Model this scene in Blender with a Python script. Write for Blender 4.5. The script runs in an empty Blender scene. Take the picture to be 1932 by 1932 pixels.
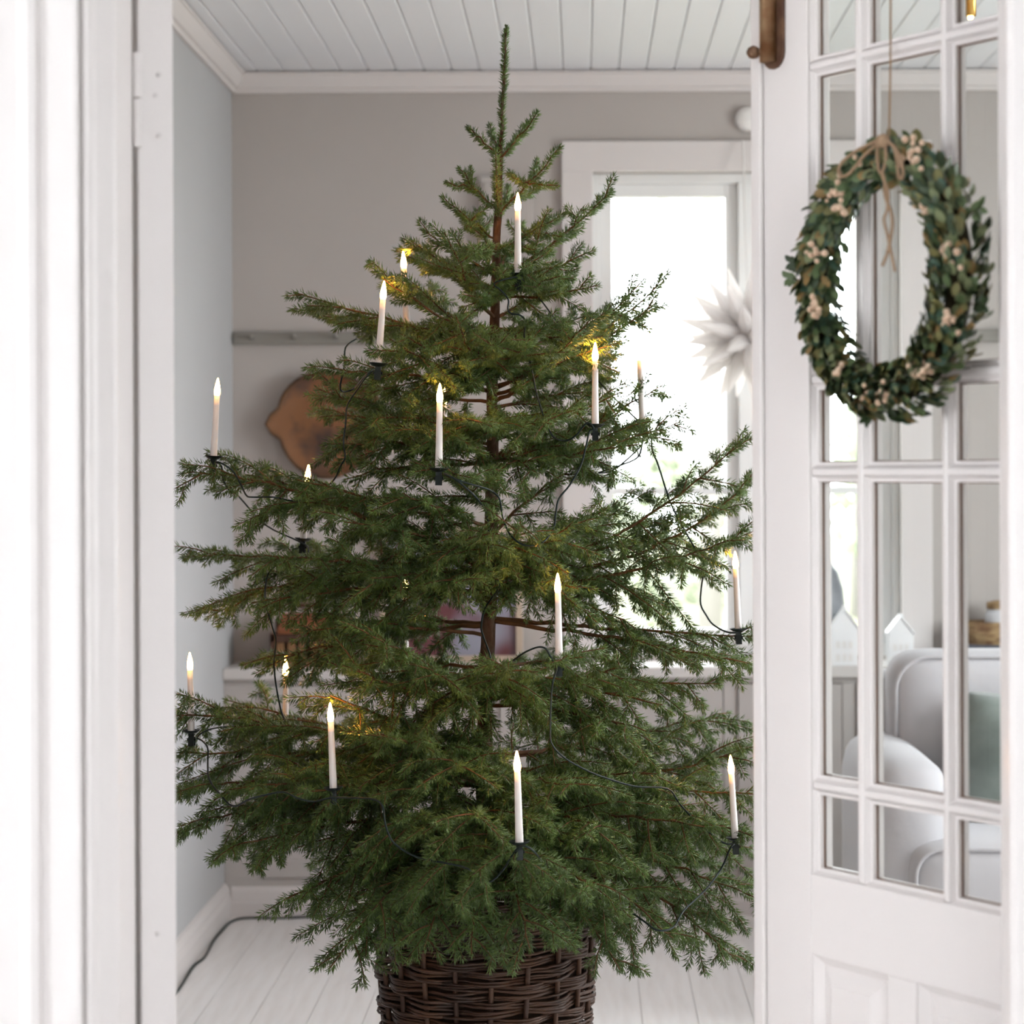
import bpy, math, random
import numpy as np
from mathutils import Vector, Matrix

random.seed(7)
rng = np.random.default_rng(11)
scene = bpy.context.scene
COL = scene.collection

# ---------------------------------------------------------------- camera
EYE = 1.29                    # eye height
FPX = 4025.0                  # 50 mm lens on a 24 mm wide crop, 1932 px
PX, PY = 1100.0, 888.0        # where the view axis meets the picture
ROLL = 0.0040
cam_d = bpy.data.cameras.new('camera')
cam_d.sensor_width = 24.0
cam_d.sensor_fit = 'HORIZONTAL'
cam_d.lens = 50.0
cam_d.shift_x = (966 - PX) / 1932
cam_d.shift_y = (PY - 966) / 1932
cam_d.clip_start = 0.05
cam_d.clip_end = 300
cam_d.dof.use_dof = True
cam_d.dof.focus_distance = 3.72
cam_d.dof.aperture_fstop = 3.0
cam = bpy.data.objects.new('camera', cam_d)
COL.objects.link(cam)
cam.location = (0, 0, EYE)
cam.matrix_world = Matrix.Translation((0, 0, EYE)) @ Matrix.Rotation(math.pi / 2, 4, 'X') @ Matrix.Rotation(-ROLL, 4, 'Z')
scene.camera = cam

# ---------------------------------------------------------------- sky and exposure
world = bpy.data.worlds.new('overcast_sky')
scene.world = world
world.use_nodes = True
bg = world.node_tree.nodes['Background']
bg.inputs['Color'].default_value = (0.95, 0.975, 1.0, 1)
bg.inputs['Strength'].default_value = 9.5
scene.view_settings.view_transform = 'Standard'
scene.view_settings.look = 'None'
scene.view_settings.gamma = 1.0
scene.view_settings.use_curve_mapping = False
scene.view_settings.exposure = 0.0

scene.cycles.adaptive_threshold = 0.1
scene.cycles.max_bounces = 5
scene.cycles.diffuse_bounces = 3
scene.cycles.glossy_bounces = 2
scene.cycles.transparent_max_bounces = 10
scene.cycles.caustics_reflective = False
scene.cycles.caustics_refractive = False

# the place's windows (daylight enters through these openings)
WB = (0.030, 0.950, 0.733, 2.180)            # back window x0 x1 z0 z1 (y = back wall)
WR = (3.55, 5.05, 0.75, 2.20)                # right wall window y0 y1 z0 z1
WN = [(0.55, 2.15, 0.55, 2.25)]              # near room, wall behind the camera
WL = (-0.05, 1.55, 0.65, 2.20)               # near room, left wall
def window_light(name, loc, rot, sx, sy, power, color=(1, 1, 1), is_portal=False):
    """daylight: sky portal, or an added lamp, at a window opening"""
    l = bpy.data.lights.new(name, 'AREA')
    l.shape = 'RECTANGLE'
    l.size, l.size_y = sx, sy
    l.energy = power
    l.color = color
    l.cycles.is_portal = is_portal
    o = bpy.data.objects.new(name, l)
    COL.objects.link(o)
    o.location = loc
    o.rotation_euler = rot
    return o
window_light('daylight_back_window', (0.49, 6.50, 1.456), (-math.pi / 2, 0, 0), 0.92, 1.447, 1, is_portal=True)
window_light('side_window_boost_lamp', (2.80, 4.30, 1.475), (0, math.pi / 2, 0), 1.40, 1.45, 58, (0.95, 0.975, 1.0))  # added lamp, boosts the sky light inside the right-wall window
window_light('near_left_boost_lamp', (-2.35, 0.75, 1.45), (0, -math.pi / 2, 0), 1.6, 1.5, 6)  # added lamp, extra light just inside the unseen left window
window_light('near_back_boost_lamp', (1.35, -1.55, 1.40), (math.pi / 2, 0, 0), 1.55, 1.65, 5)  # added lamp, brightens the near room from the window behind the camera

# ---------------------------------------------------------------- helpers
def P(x, y, Y):
    """pixel of the photograph + depth -> point in the room"""
    dx, dy = x - PX, y - PY
    u, v = dx - ROLL * dy, dy + ROLL * dx
    return Vector((u * Y / FPX, Y, EYE - v * Y / FPX))

WORLD_LOC = {}

class MB:
    def __init__(self):
        self.v, self.f = [], []
    def add(self, v, f):
        b = len(self.v)
        self.v += [tuple(p) for p in v]
        self.f += [tuple(i + b for i in q) for q in f]
        return self
    def obox(self, o, a, b, c):
        o, a, b, c = Vector(o), Vector(a), Vector(b), Vector(c)
        v = [o, o + a, o + a + b, o + b, o + c, o + a + c, o + a + b + c, o + b + c]
        f = [(0, 3, 2, 1), (4, 5, 6, 7), (0, 1, 5, 4), (1, 2, 6, 5), (2, 3, 7, 6), (3, 0, 4, 7)]
        if a.cross(b).dot(c) < 0:
            f = [q[::-1] for q in f]
        return self.add(v, f)
    def box(self, x0, x1, y0, y1, z0, z1):
        return self.obox((x0, y0, z0), (x1 - x0, 0, 0), (0, y1 - y0, 0), (0, 0, z1 - z0))
    def extrude(self, poly, off, vec):
        """poly: list of 3d points (planar), extruded by vec"""
        n = len(poly)
        vec = Vector(vec)
        p = [Vector(q) + Vector(off) for q in poly]
        v = p + [q + vec for q in p]
        f = [tuple(range(n))[::-1], tuple(range(n, 2 * n))]
        for i in range(n):
            j = (i + 1) % n
            f.append((i, j, n + j, n + i))
        return self.add(v, f)
    def tube(self, pts, r, n=6, caps=True, closed=False):
        pts = [Vector(p) for p in pts]
        m = len(pts)
        rr = r if isinstance(r, (list, tuple)) else [r] * m
        v = []
        prev = None
        for i in range(m):
            if closed:
                t = pts[(i + 1) % m] - pts[i - 1]
            else:
                t = pts[min(i + 1, m - 1)] - pts[max(i - 1, 0)]
            if t.length < 1e-9:
                t = Vector((0, 0, 1))
            t.normalize()
            if prev is None:
                a = Vector((0, 0, 1)) if abs(t.z) < 0.9 else Vector((1, 0, 0))
                u = t.cross(a).normalized()
            else:
                u = prev - t * prev.dot(t)
                u.normalize()
            prev = u
            w = t.cross(u)
            for k in range(n):
                an = 2 * math.pi * k / n
                v.append(pts[i] + (u * math.cos(an) + w * math.sin(an)) * rr[i])
        f = []
        for i in range(m if closed else m - 1):
            i2 = (i + 1) % m
            for k in range(n):
                k2 = (k + 1) % n
                f.append((i * n + k, i * n + k2, i2 * n + k2, i2 * n + k))
        if caps and not closed:
            f.append(tuple(range(n))[::-1])
            f.append(tuple((m - 1) * n + k for k in range(n)))
        return self.add(v, f)
    def lathe(self, prof, c=(0, 0, 0), n=20, axis=None, close=True):
        """prof: [(r, z)] bottom to top round axis"""
        ax = Vector(axis).normalized() if axis is not None else Vector((0, 0, 1))
        q = Vector((0, 0, 1)).rotation_difference(ax)
        c = Vector(c)
        v, f = [], []
        for r, z in prof:
            for k in range(n):
                an = 2 * math.pi * k / n
                v.append(c + q @ Vector((r * math.cos(an), r * math.sin(an), z)))
        for i in range(len(prof) - 1):
            for k in range(n):
                k2 = (k + 1) % n
                f.append((i * n + k, i * n + k2, (i + 1) * n + k2, (i + 1) * n + k))
        if close:
            f.append(tuple(range(n))[::-1])
            f.append(tuple((len(prof) - 1) * n + k for k in range(n)))
        return self.add(v, f)

def recentre(verts, parent):
    a = np.array([tuple(p) for p in verts], dtype=float)
    c = (a.min(0) + a.max(0)) / 2
    return a - c, c

def obj(name, mb, mat, parent=None, smooth=False, bevel=0.0, label=None, cat=None, group=None, kind=None, base=False):
    a, c = recentre(mb.v, parent)
    if base:
        dz = a[:, 2].min()
        a[:, 2] -= dz
        c[2] += dz
    me = bpy.data.meshes.new(name)
    me.from_pydata(a.tolist(), [], mb.f)
    if smooth:
        me.polygons.foreach_set('use_smooth', [True] * len(me.polygons))
    me.materials.append(mat)
    o = bpy.data.objects.new(name, me)
    return place(o, c, parent, bevel, label, cat, group, kind)

def place(o, c, parent=None, bevel=0.0, label=None, cat=None, group=None, kind=None):
    COL.objects.link(o)
    c = Vector(c)
    if parent is not None:
        o.parent = parent
        o.location = c - WORLD_LOC[parent.name]
    else:
        o.location = c
    WORLD_LOC[o.name] = c
    if bevel > 0:
        m = o.modifiers.new('bevel', 'BEVEL')
        m.width = bevel
        m.segments = 2
        m.limit_method = 'ANGLE'
    for k, val in (('label', label), ('category', cat), ('group', group), ('kind', kind)):
        if val:
            o[k] = val
    return o

def shared(name, me, loc, parent, rot=None, scale=None, **kw):
    o = bpy.data.objects.new(name, me)
    place(o, loc, parent, **kw)
    if rot is not None:
        o.rotation_mode = 'QUATERNION'
        o.rotation_quaternion = rot
    if scale is not None:
        o.scale = scale
    return o

def thing(name, loc, label=None, cat=None, group=None, kind=None):
    return place(bpy.data.objects.new(name, None), loc, None, 0, label, cat, group, kind)

def mesh_of(name, mb, mat, smooth=False):
    me = bpy.data.meshes.new(name)
    me.from_pydata([tuple(p) for p in mb.v], [], mb.f)
    if smooth:
        me.polygons.foreach_set('use_smooth', [True] * len(me.polygons))
    me.materials.append(mat)
    return me

def np_mesh(name, V, F, mat, smooth=False):
    """V (n,3) F (m,3) arrays -> mesh of triangles"""
    me = bpy.data.meshes.new(name)
    me.vertices.add(len(V))
    me.vertices.foreach_set('co', np.asarray(V, dtype=np.float32).ravel())
    m = len(F)
    me.loops.add(m * 3)
    me.loops.foreach_set('vertex_index', np.asarray(F, dtype=np.int32).ravel())
    me.polygons.add(m)
    me.polygons.foreach_set('loop_start', np.arange(0, 3 * m, 3, dtype=np.int32))
    me.polygons.foreach_set('loop_total', np.full(m, 3, dtype=np.int32))
    if smooth:
        me.polygons.foreach_set('use_smooth', np.ones(m, dtype=bool))
    me.update(calc_edges=True)
    me.materials.append(mat)
    return me

# ---------------------------------------------------------------- materials
def mat(name, base, rough=0.5, spec=0.5, col2=None, scale=8.0, stretch=(1, 1, 1), bump=0.0, bump_scale=None, metal=0.0,
        emit=None, emit_s=0.0, lo=0.35, hi=0.65, trans=0.0, detail=4.0, sheen=0.0):
    m = bpy.data.materials.new(name)
    m.use_nodes = True
    nt = m.node_tree
    b = nt.nodes['Principled BSDF']
    b.inputs['Base Color'].default_value = (*base, 1)
    b.inputs['Roughness'].default_value = rough
    b.inputs['Specular IOR Level'].default_value = spec
    b.inputs['Metallic'].default_value = metal
    if sheen:
        b.inputs['Sheen Weight'].default_value = sheen
    if emit:
        b.inputs['Emission Color'].default_value = (*emit, 1)
        b.inputs['Emission Strength'].default_value = emit_s
    if col2 is not None or bump:
        tc = nt.nodes.new('ShaderNodeTexCoord')
        mp = nt.nodes.new('ShaderNodeMapping')
        mp.inputs['Scale'].default_value = stretch
        nt.links.new(tc.outputs['Object'], mp.inputs['Vector'])
    if col2 is not None:
        nz = nt.nodes.new('ShaderNodeTexNoise')
        nz.inputs['Scale'].default_value = scale
        nz.inputs['Detail'].default_value = detail
        nt.links.new(mp.outputs['Vector'], nz.inputs['Vector'])
        rp = nt.nodes.new('ShaderNodeValToRGB')
        rp.color_ramp.elements[0].position = lo
        rp.color_ramp.elements[1].position = hi
        rp.color_ramp.elements[0].color = (*base, 1)
        rp.color_ramp.elements[1].color = (*col2, 1)
        nt.links.new(nz.outputs['Fac'], rp.inputs['Fac'])
        nt.links.new(rp.outputs['Color'], b.inputs['Base Color'])
    if bump:
        nb = nt.nodes.new('ShaderNodeTexNoise')
        nb.inputs['Scale'].default_value = bump_scale or scale
        nb.inputs['Detail'].default_value = 5
        nt.links.new(mp.outputs['Vector'], nb.inputs['Vector'])
        bp = nt.nodes.new('ShaderNodeBump')
        bp.inputs['Strength'].default_value = bump
        bp.inputs['Distance'].default_value = 0.01
        nt.links.new(nb.outputs['Fac'], bp.inputs['Height'])
        nt.links.new(bp.outputs['Normal'], b.inputs['Normal'])
    if trans:
        tr = nt.nodes.new('ShaderNodeBsdfTranslucent')
        tr.inputs['Color'].default_value = (*base, 1)
        mx = nt.nodes.new('ShaderNodeMixShader')
        mx.inputs['Fac'].default_value = trans
        out = nt.nodes['Material Output']
        nt.links.new(b.outputs[0], mx.inputs[1])
        nt.links.new(tr.outputs[0], mx.inputs[2])
        nt.links.new(mx.outputs[0], out.inputs['Surface'])
    return m

def glass_mat(name, tint=(1, 1, 1), wave=0.0, refl=0.10):
    m = bpy.data.materials.new(name)
    m.use_nodes = True
    nt = m.node_tree
    for n in list(nt.nodes):
        if n.type != 'OUTPUT_MATERIAL':
            nt.nodes.remove(n)
    out = [n for n in nt.nodes if n.type == 'OUTPUT_MATERIAL'][0]
    t = nt.nodes.new('ShaderNodeBsdfTransparent')
    t.inputs['Color'].default_value = (*tint, 1)
    g = nt.nodes.new('ShaderNodeBsdfGlossy')
    g.inputs['Roughness'].default_value = 0.02
    fr = nt.nodes.new('ShaderNodeFresnel')
    fr.inputs['IOR'].default_value = 1.26
    mx = nt.nodes.new('ShaderNodeMixShader')
    # reflect on the outer face only (the pane does not bend the ray, so no inner reflection)
    ge = nt.nodes.new('ShaderNodeNewGeometry')
    inv = nt.nodes.new('ShaderNodeMath')
    inv.operation = 'SUBTRACT'
    inv.inputs[0].default_value = 1.0
    nt.links.new(ge.outputs['Backfacing'], inv.inputs[1])
    mu = nt.nodes.new('ShaderNodeMath')
    mu.operation = 'MULTIPLY'
    nt.links.new(fr.outputs[0], mu.inputs[0])
    nt.links.new(inv.outputs[0], mu.inputs[1])
    nt.links.new(mu.outputs[0], mx.inputs['Fac'])
    nt.links.new(t.outputs[0], mx.inputs[1])
    nt.links.new(g.outputs[0], mx.inputs[2])
    nt.links.new(mx.outputs[0], out.inputs['Surface'])
    if wave:
        tc = nt.nodes.new('ShaderNodeTexCoord')
        nz = nt.nodes.new('ShaderNodeTexNoise')
        nz.inputs['Scale'].default_value = 9
        nt.links.new(tc.outputs['Object'], nz.inputs['Vector'])
        bp = nt.nodes.new('ShaderNodeBump')
        bp.inputs['Strength'].default_value = wave
        nt.links.new(nz.outputs['Fac'], bp.inputs['Height'])
        nt.links.new(bp.outputs['Normal'], g.inputs['Normal'])
    return m

M = {}
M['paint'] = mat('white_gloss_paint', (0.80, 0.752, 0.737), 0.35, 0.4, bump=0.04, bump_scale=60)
M['door'] = mat('white_door_paint', (0.80, 0.752, 0.738), 0.33, 0.4, bump=0.05, bump_scale=45)
M['wall'] = mat('greige_wall_paint', (0.445, 0.410, 0.385), 0.85, 0.2, col2=(0.455, 0.420, 0.395), scale=3, bump=0.03, bump_scale=90)
M['wall_l'] = mat('left_wall_cool_light_tint', (0.445, 0.445, 0.448), 0.8, 0.2, col2=(0.455, 0.455, 0.458), scale=3)  # wall paint with the cool window light put into its colour
M['ceil'] = mat('white_board_paint', (0.82, 0.825, 0.85), 0.5, 0.3, bump=0.03, bump_scale=30)
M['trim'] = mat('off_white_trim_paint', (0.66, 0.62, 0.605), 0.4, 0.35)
M['winpaint'] = mat('white_window_paint', (0.80, 0.80, 0.79), 0.4, 0.4)
M['nearwall'] = mat('white_near_wall', (0.78, 0.77, 0.76), 0.8, 0.2)
M['plank'] = mat('whitewashed_pine', (0.86, 0.83, 0.82), 0.32, 0.45, col2=(0.77, 0.73, 0.71), scale=5, stretch=(9, 0.7, 1), bump=0.06, lo=0.4, hi=0.75)
M['gap'] = mat('dark_joint', (0.16, 0.14, 0.125), 0.9, 0.1)
M['floorgap'] = mat('grey_floor_joint', (0.42, 0.39, 0.37), 0.9, 0.1)
M['ceilgap'] = mat('grey_ceiling_joint', (0.50, 0.49, 0.48), 0.9, 0.1)
M['rail'] = mat('grey_green_rail_paint', (0.25, 0.235, 0.212), 0.6, 0.25)
M['cab'] = mat('greige_cabinet_paint', (0.47, 0.44, 0.42), 0.5, 0.35)
M['cabtop'] = mat('pale_cabinet_top', (0.60, 0.57, 0.55), 0.4, 0.4)
M['glass'] = glass_mat('old_door_glass', (0.95, 0.965, 0.96), 0.03)
M['winglass'] = glass_mat('window_glass', (0.97, 0.98, 0.98))
M['putty'] = mat('brown_putty', (0.16, 0.09, 0.06), 0.8)
M['rust'] = mat('rusty_brass', (0.16, 0.065, 0.022), 0.5, 0.5, col2=(0.30, 0.20, 0.11), scale=30, metal=0.55, bump=0.2)
M['rust2'] = mat('worn_brown_iron', (0.10, 0.045, 0.028), 0.55, 0.5, col2=(0.20, 0.11, 0.06), scale=40, metal=0.4)
M['brass'] = mat('brass', (0.60, 0.36, 0.10), 0.3, 0.5, metal=0.9)
M['twine'] = mat('jute_twine', (0.33, 0.22, 0.14), 0.9, 0.1, bump=0.4, bump_scale=200)
M['needle'] = None
M['bark'] = mat('spruce_bark', (0.070, 0.034, 0.018), 0.85, 0.2, col2=(0.15, 0.11, 0.08), scale=45, stretch=(1, 1, 0.5), bump=0.6, lo=0.42, hi=0.72)
M['twig'] = mat('spruce_twig', (0.080, 0.040, 0.016), 0.7, 0.3, col2=(0.15, 0.070, 0.026), scale=30)
M['clip'] = mat('dark_green_plastic', (0.003, 0.009, 0.008), 0.4, 0.35)
M['cable'] = mat('dark_green_cable', (0.004, 0.014, 0.013), 0.5, 0.3)
M['wick'] = mat('dark_wicker', (0.026, 0.011, 0.006), 0.45, 0.45, col2=(0.085, 0.036, 0.016), scale=12, stretch=(1, 1, 9), bump=0.3, bump_scale=60)
M['wick2'] = mat('dark_wicker_stake', (0.04, 0.017, 0.009), 0.55, 0.4, col2=(0.09, 0.04, 0.018), scale=25)
M['soil'] = mat('dark_basket_inside', (0.03, 0.018, 0.012), 0.95, 0.1)
M['wood'] = mat('old_wood_bowl', (0.20, 0.088, 0.036), 0.6, 0.3, col2=(0.070, 0.040, 0.030), scale=11, lo=0.47, hi=0.66)
M['wood2'] = mat('old_wood_bowl_rim', (0.17, 0.085, 0.036), 0.6, 0.3, col2=(0.05, 0.027, 0.018), scale=9)
M['crate'] = mat('brown_crate_wood', (0.15, 0.07, 0.03), 0.7, 0.3, col2=(0.34, 0.20, 0.09), scale=9)
M['crate_d'] = mat('dark_crate_wood', (0.05, 0.024, 0.016), 0.7, 0.3, col2=(0.10, 0.05, 0.03), scale=12)
M['redwood'] = mat('reddish_crate_wood', (0.17, 0.045, 0.022), 0.6, 0.3, col2=(0.30, 0.12, 0.05), scale=7)
M['frame'] = mat('pale_wood_frame', (0.50, 0.40, 0.31), 0.5, 0.3)
M['art'] = mat('picture_print', (0.30, 0.30, 0.36), 0.6, 0.3, col2=(0.14, 0.05, 0.055), scale=5, lo=0.5, hi=0.62, detail=1)
M['art2'] = mat('dark_print', (0.12, 0.09, 0.09), 0.6, 0.3, col2=(0.24, 0.19, 0.18), scale=9)
M['ceramic'] = mat('white_ceramic', (0.84, 0.84, 0.85), 0.35, 0.5)
M['greydome'] = mat('grey_stone_glaze', (0.13, 0.14, 0.155), 0.5, 0.4, col2=(0.22, 0.23, 0.25), scale=12)
M['cloth'] = mat('white_linen', (0.52, 0.505, 0.525), 0.9, 0.1, bump=0.25, bump_scale=14, sheen=0.2)
M['pillow'] = mat('grey_green_velvet', (0.12, 0.145, 0.13), 0.8, 0.2, col2=(0.20, 0.235, 0.215), scale=9, bump=0.4, sheen=0.6)
M['paper'] = mat('white_paper', (0.92, 0.89, 0.875), 0.9, 0.1, trans=0.6)
M['plastic'] = mat('white_plastic', (0.78, 0.76, 0.74), 0.4, 0.4)
M['slate'] = mat('dark_slate', (0.06, 0.065, 0.085), 0.5, 0.4)
M['basket'] = mat('light_wicker', (0.42, 0.29, 0.15), 0.7, 0.2, col2=(0.20, 0.11, 0.06), scale=25, stretch=(1, 1, 3), bump=0.4)
M['jar'] = mat('pale_jar', (0.62, 0.63, 0.66), 0.25, 0.5)
M['lawn'] = mat('winter_lawn', (0.19, 0.205, 0.13), 0.95, 0.1, col2=(0.23, 0.22, 0.15), scale=1.2)
M['hedge'] = mat('garden_green', (0.30, 0.34, 0.24), 0.9, 0.1, col2=(0.42, 0.45, 0.35), scale=4)
M['trunk_far'] = mat('grey_tree_bark', (0.34, 0.32, 0.31), 0.9, 0.1)
M['siding'] = mat('outer_wall', (0.5, 0.47, 0.44), 0.9, 0.1)
M['berry'] = mat('cream_berry', (0.66, 0.50, 0.36), 0.5, 0.4, col2=(0.45, 0.21, 0.12), scale=60, lo=0.55, hi=0.75)
M['stalk'] = mat('wreath_core', (0.035, 0.028, 0.015), 0.9, 0.1)
LEAF = [mat('box_leaf_dark', (0.036, 0.058, 0.024), 0.45, 0.4, trans=0.1), mat('box_leaf_green', (0.085, 0.125, 0.050), 0.45, 0.4, trans=0.1),
        mat('box_leaf_blue', (0.045, 0.090, 0.058), 0.45, 0.4, trans=0.1), mat('box_leaf_olive', (0.165, 0.150, 0.055), 0.5, 0.4, trans=0.1),
        mat('box_leaf_brown', (0.24, 0.155, 0.058), 0.55, 0.35, trans=0.1), mat('box_leaf_pale', (0.18, 0.205, 0.10), 0.5, 0.4, trans=0.1)]

def needle_mat():
    m = bpy.data.materials.new('spruce_needle')
    m.use_nodes = True
    nt = m.node_tree
    b = nt.nodes['Principled BSDF']
    b.inputs['Roughness'].default_value = 0.30
    b.inputs['Specular IOR Level'].default_value = 0.6
    tc = nt.nodes.new('ShaderNodeTexCoord')
    nz = nt.nodes.new('ShaderNodeTexNoise')
    nz.inputs['Scale'].default_value = 26
    nz.inputs['Detail'].default_value = 3
    nt.links.new(tc.outputs['Object'], nz.inputs['Vector'])
    rp = nt.nodes.new('ShaderNodeValToRGB')
    e = rp.color_ramp.elements
    e[0].position = 0.30
    e[0].color = (0.045, 0.090, 0.017, 1)
    e[1].position = 0.72
    e[1].color = (0.170, 0.270, 0.055, 1)
    nt.links.new(nz.outputs['Fac'], rp.inputs['Fac'])
    nt.links.new(rp.outputs['Color'], b.inputs['Base Color'])
    tr = nt.nodes.new('ShaderNodeBsdfTranslucent')
    tr.inputs['Color'].default_value = (0.12, 0.22, 0.03, 1)
    mx = nt.nodes.new('ShaderNodeMixShader')
    mx.inputs['Fac'].default_value = 0.22
    nt.links.new(b.outputs[0], mx.inputs[1])
    nt.links.new(tr.outputs[0], mx.inputs[2])
    nt.links.new(mx.outputs[0], nt.nodes['Material Output'].inputs['Surface'])
    return m
M['needle'] = needle_mat()

def candle_mat():
    """white tube, lamp glow painted into its upper end as emission"""
    m = bpy.data.materials.new('candle_tube_painted_glow')
    m.use_nodes = True
    nt = m.node_tree
    b = nt.nodes['Principled BSDF']
    b.inputs['Base Color'].default_value = (0.80, 0.75, 0.72, 1)
    b.inputs['Roughness'].default_value = 0.35
    tc = nt.nodes.new('ShaderNodeTexCoord')
    sp = nt.nodes.new('ShaderNodeSeparateXYZ')
    nt.links.new(tc.outputs['Generated'], sp.inputs[0])
    rp = nt.nodes.new('ShaderNodeValToRGB')
    e = rp.color_ramp.elements
    e[0].position = 0.84
    e[0].color = (0, 0, 0, 1)
    e[1].position = 1.0
    e[1].color = (1.0, 0.52, 0.14, 1)
    nt.links.new(sp.outputs['Z'], rp.inputs['Fac'])
    nt.links.new(rp.outputs['Color'], b.inputs['Emission Color'])
    b.inputs['Emission Strength'].default_value = 1.3
    m.cycles.emission_sampling = 'NONE'
    return m
M['tube'] = candle_mat()
M['flame'] = mat('warm_lamp_flame', (0.9, 0.8, 0.6), 0.4, emit=(1.0, 0.40, 0.075), emit_s=230.0)
M['bulb'] = mat('warm_bulb', (0.9, 0.8, 0.6), 0.4, emit=(1.0, 0.45, 0.13), emit_s=14.0)

# ---------------------------------------------------------------- the room
XL, XR = -1.045, 2.85
YF, YB = 2.54, 6.37
YC = 6.19                     # front of the low cabinet
H = 2.48
NXL, NXR, NYB = -2.4, 2.9, -1.6

# floor planks, running away from the camera
fl = thing('floor', ((XL + XR) / 2, 4.3, 0), kind='structure')
obj('joint_bed', MB().box(XL - 0.02, XR + 0.02, 2.3, YB + 0.05, -0.03, -0.004), M['floorgap'], fl)
pw = 0.131
pm = mesh_of('floor_plank', MB().box(-pw / 2 + 0.0007, pw / 2 - 0.0007, -2.02, 2.02, -0.02, 0.0), M['plank'])
x = XL + pw / 2
while x < XR + pw / 2:
    shared('plank', pm, (x, 4.33, 0), fl)
    x += pw
obj('floor', MB().box(NXL - 0.1, NXR + 0.1, NYB - 0.1, 2.31, -0.03, 0.0), M['plank'], kind='structure')

# ceiling boards
ce = thing('ceiling', ((XL + XR) / 2, 4.4, H), kind='structure')
obj('joint_backing', MB().box(XL - 0.02, XR + 0.02, 2.44, YB + 0.05, H + 0.012, H + 0.06), M['ceilgap'], ce)
bw = 0.0825
b_ = bw / 2
prof = [(-b_ + 0.0005, 0.02), (-b_ + 0.0005, 0.004), (-b_ + 0.0045, 0.0), (b_ - 0.0045, 0.0), (b_ - 0.0005, 0.004), (b_ - 0.0005, 0.02)]
cm = mesh_of('ceiling_board', MB().extrude([(px, -1.95, pz) for px, pz in prof], (0, 0, 0), (0, 3.9, 0)), M['ceil'])
x = XL + b_
while x < XR + b_:
    shared('ceiling_board', cm, (x, 4.41, H), ce)
    x += bw
obj('ceiling', MB().box(NXL - 0.1, NXR + 0.1, NYB - 0.1, 2.45, H, H + 0.06), M['ceil'], kind='structure')

# walls of the tree room
def wall_with_holes(name, axis, pos0, pos1, u0, u1, z0, z1, holes, m):
    mb = MB()
    def bx(a, b, c, d):
        if b - a < 1e-6 or d - c < 1e-6:
            return
        if axis == 'y':
            mb.box(a, b, pos0, pos1, c, d)
        else:
            mb.box(pos0, pos1, a, b, c, d)
    cur = u0
    for (a, b, c, d) in sorted(holes):
        bx(cur, a, z0, z1)
        bx(a, b, z0, c)
        bx(a, b, d, z1)
        cur = b
    bx(cur, u1, z0, z1)
    return obj(name, mb, m, kind='structure')
wall_with_holes('wall_back', 'y', YB, YB + 0.16, XL - 0.1, XR + 0.1, 0, H + 0.05, [WB], M['wall'])
wall_with_holes('wall_left', 'x', XL - 0.1, XL, YF - 0.1, YB, 0, H + 0.05, [], M['wall_l'])
wall_with_holes('wall_right', 'x', XR, XR + 0.12, YF - 0.1, YB, 0, H + 0.05, [WR], M['wall'])
wall_with_holes('wall_front', 'y', 2.44, YF, NXL, NXR, 0, H + 0.05, [(-0.560, 0.64, 0.0, 2.09)], M['nearwall'])
# near room, open plan behind the camera
wall_with_holes('wall_near_left', 'x', NXL - 0.1, NXL, NYB, 2.44, 0, H, [WL], M['nearwall'])
wall_with_holes('wall_near_right', 'x', NXR, NXR + 0.1, NYB, 2.44, 0, H, [], M['nearwall'])
wall_with_holes('wall_near_back', 'y', NYB - 0.12, NYB, NXL, NXR, 0, H, WN, M['nearwall'])

# crown moulding
def crown(name, a, b, inward):
    """profile run along a->b at the ceiling; inward = unit vector into the room"""
    a, b, n = Vector(a), Vector(b), Vector(inward)
    pr = [(0, 0), (0.012, 0), (0.014, 0.010), (0.024, 0.014), (0.034, 0.030), (0.042, 0.046), (0.048, 0.049), (0.048, 0.056), (0, 0.056)]
    poly = [a + n * p + Vector((0, 0, q)) for p, q in pr]
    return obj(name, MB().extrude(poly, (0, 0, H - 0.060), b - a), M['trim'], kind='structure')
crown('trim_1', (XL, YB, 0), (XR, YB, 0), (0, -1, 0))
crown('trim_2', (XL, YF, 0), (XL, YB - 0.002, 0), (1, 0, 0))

# baseboard left
pr = [(0, 0), (0.020, 0), (0.020, 0.055), (0.016, 0.066), (0.016, 0.082), (0.008, 0.094), (0, 0.098)]
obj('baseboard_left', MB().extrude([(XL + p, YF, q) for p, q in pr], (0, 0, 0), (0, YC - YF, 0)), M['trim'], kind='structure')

# ---------------------------------------------------------------- doorway
# left casing: profile in plan (x,y), extruded upwards
pl = [(-0.80, 2.44), (-0.80, 2.418), (-0.640, 2.418), (-0.634, 2.412), (-0.626, 2.410), (-0.618, 2.413), (-0.615, 2.420), (-0.606, 2.421), (-0.604, 2.414),
      (-0.574, 2.412), (-0.570, 2.413), (-0.569, 2.424), (-0.565, 2.420), (-0.560, 2.419), (-0.556, 2.424), (-0.553, 2.432), (-0.546, 2.440), (-0.541, 2.446), (-0.538, 2.449),
      (-0.535, 2.455), (-0.535, 2.54), (-0.560, 2.54), (-0.560, 2.44)]
cs = obj('trim_3', MB().extrude([(a, b, 0) for a, b in pl], (0, 0, 0), (0, 0, 2.14)), M['paint'], kind='structure')
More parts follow.
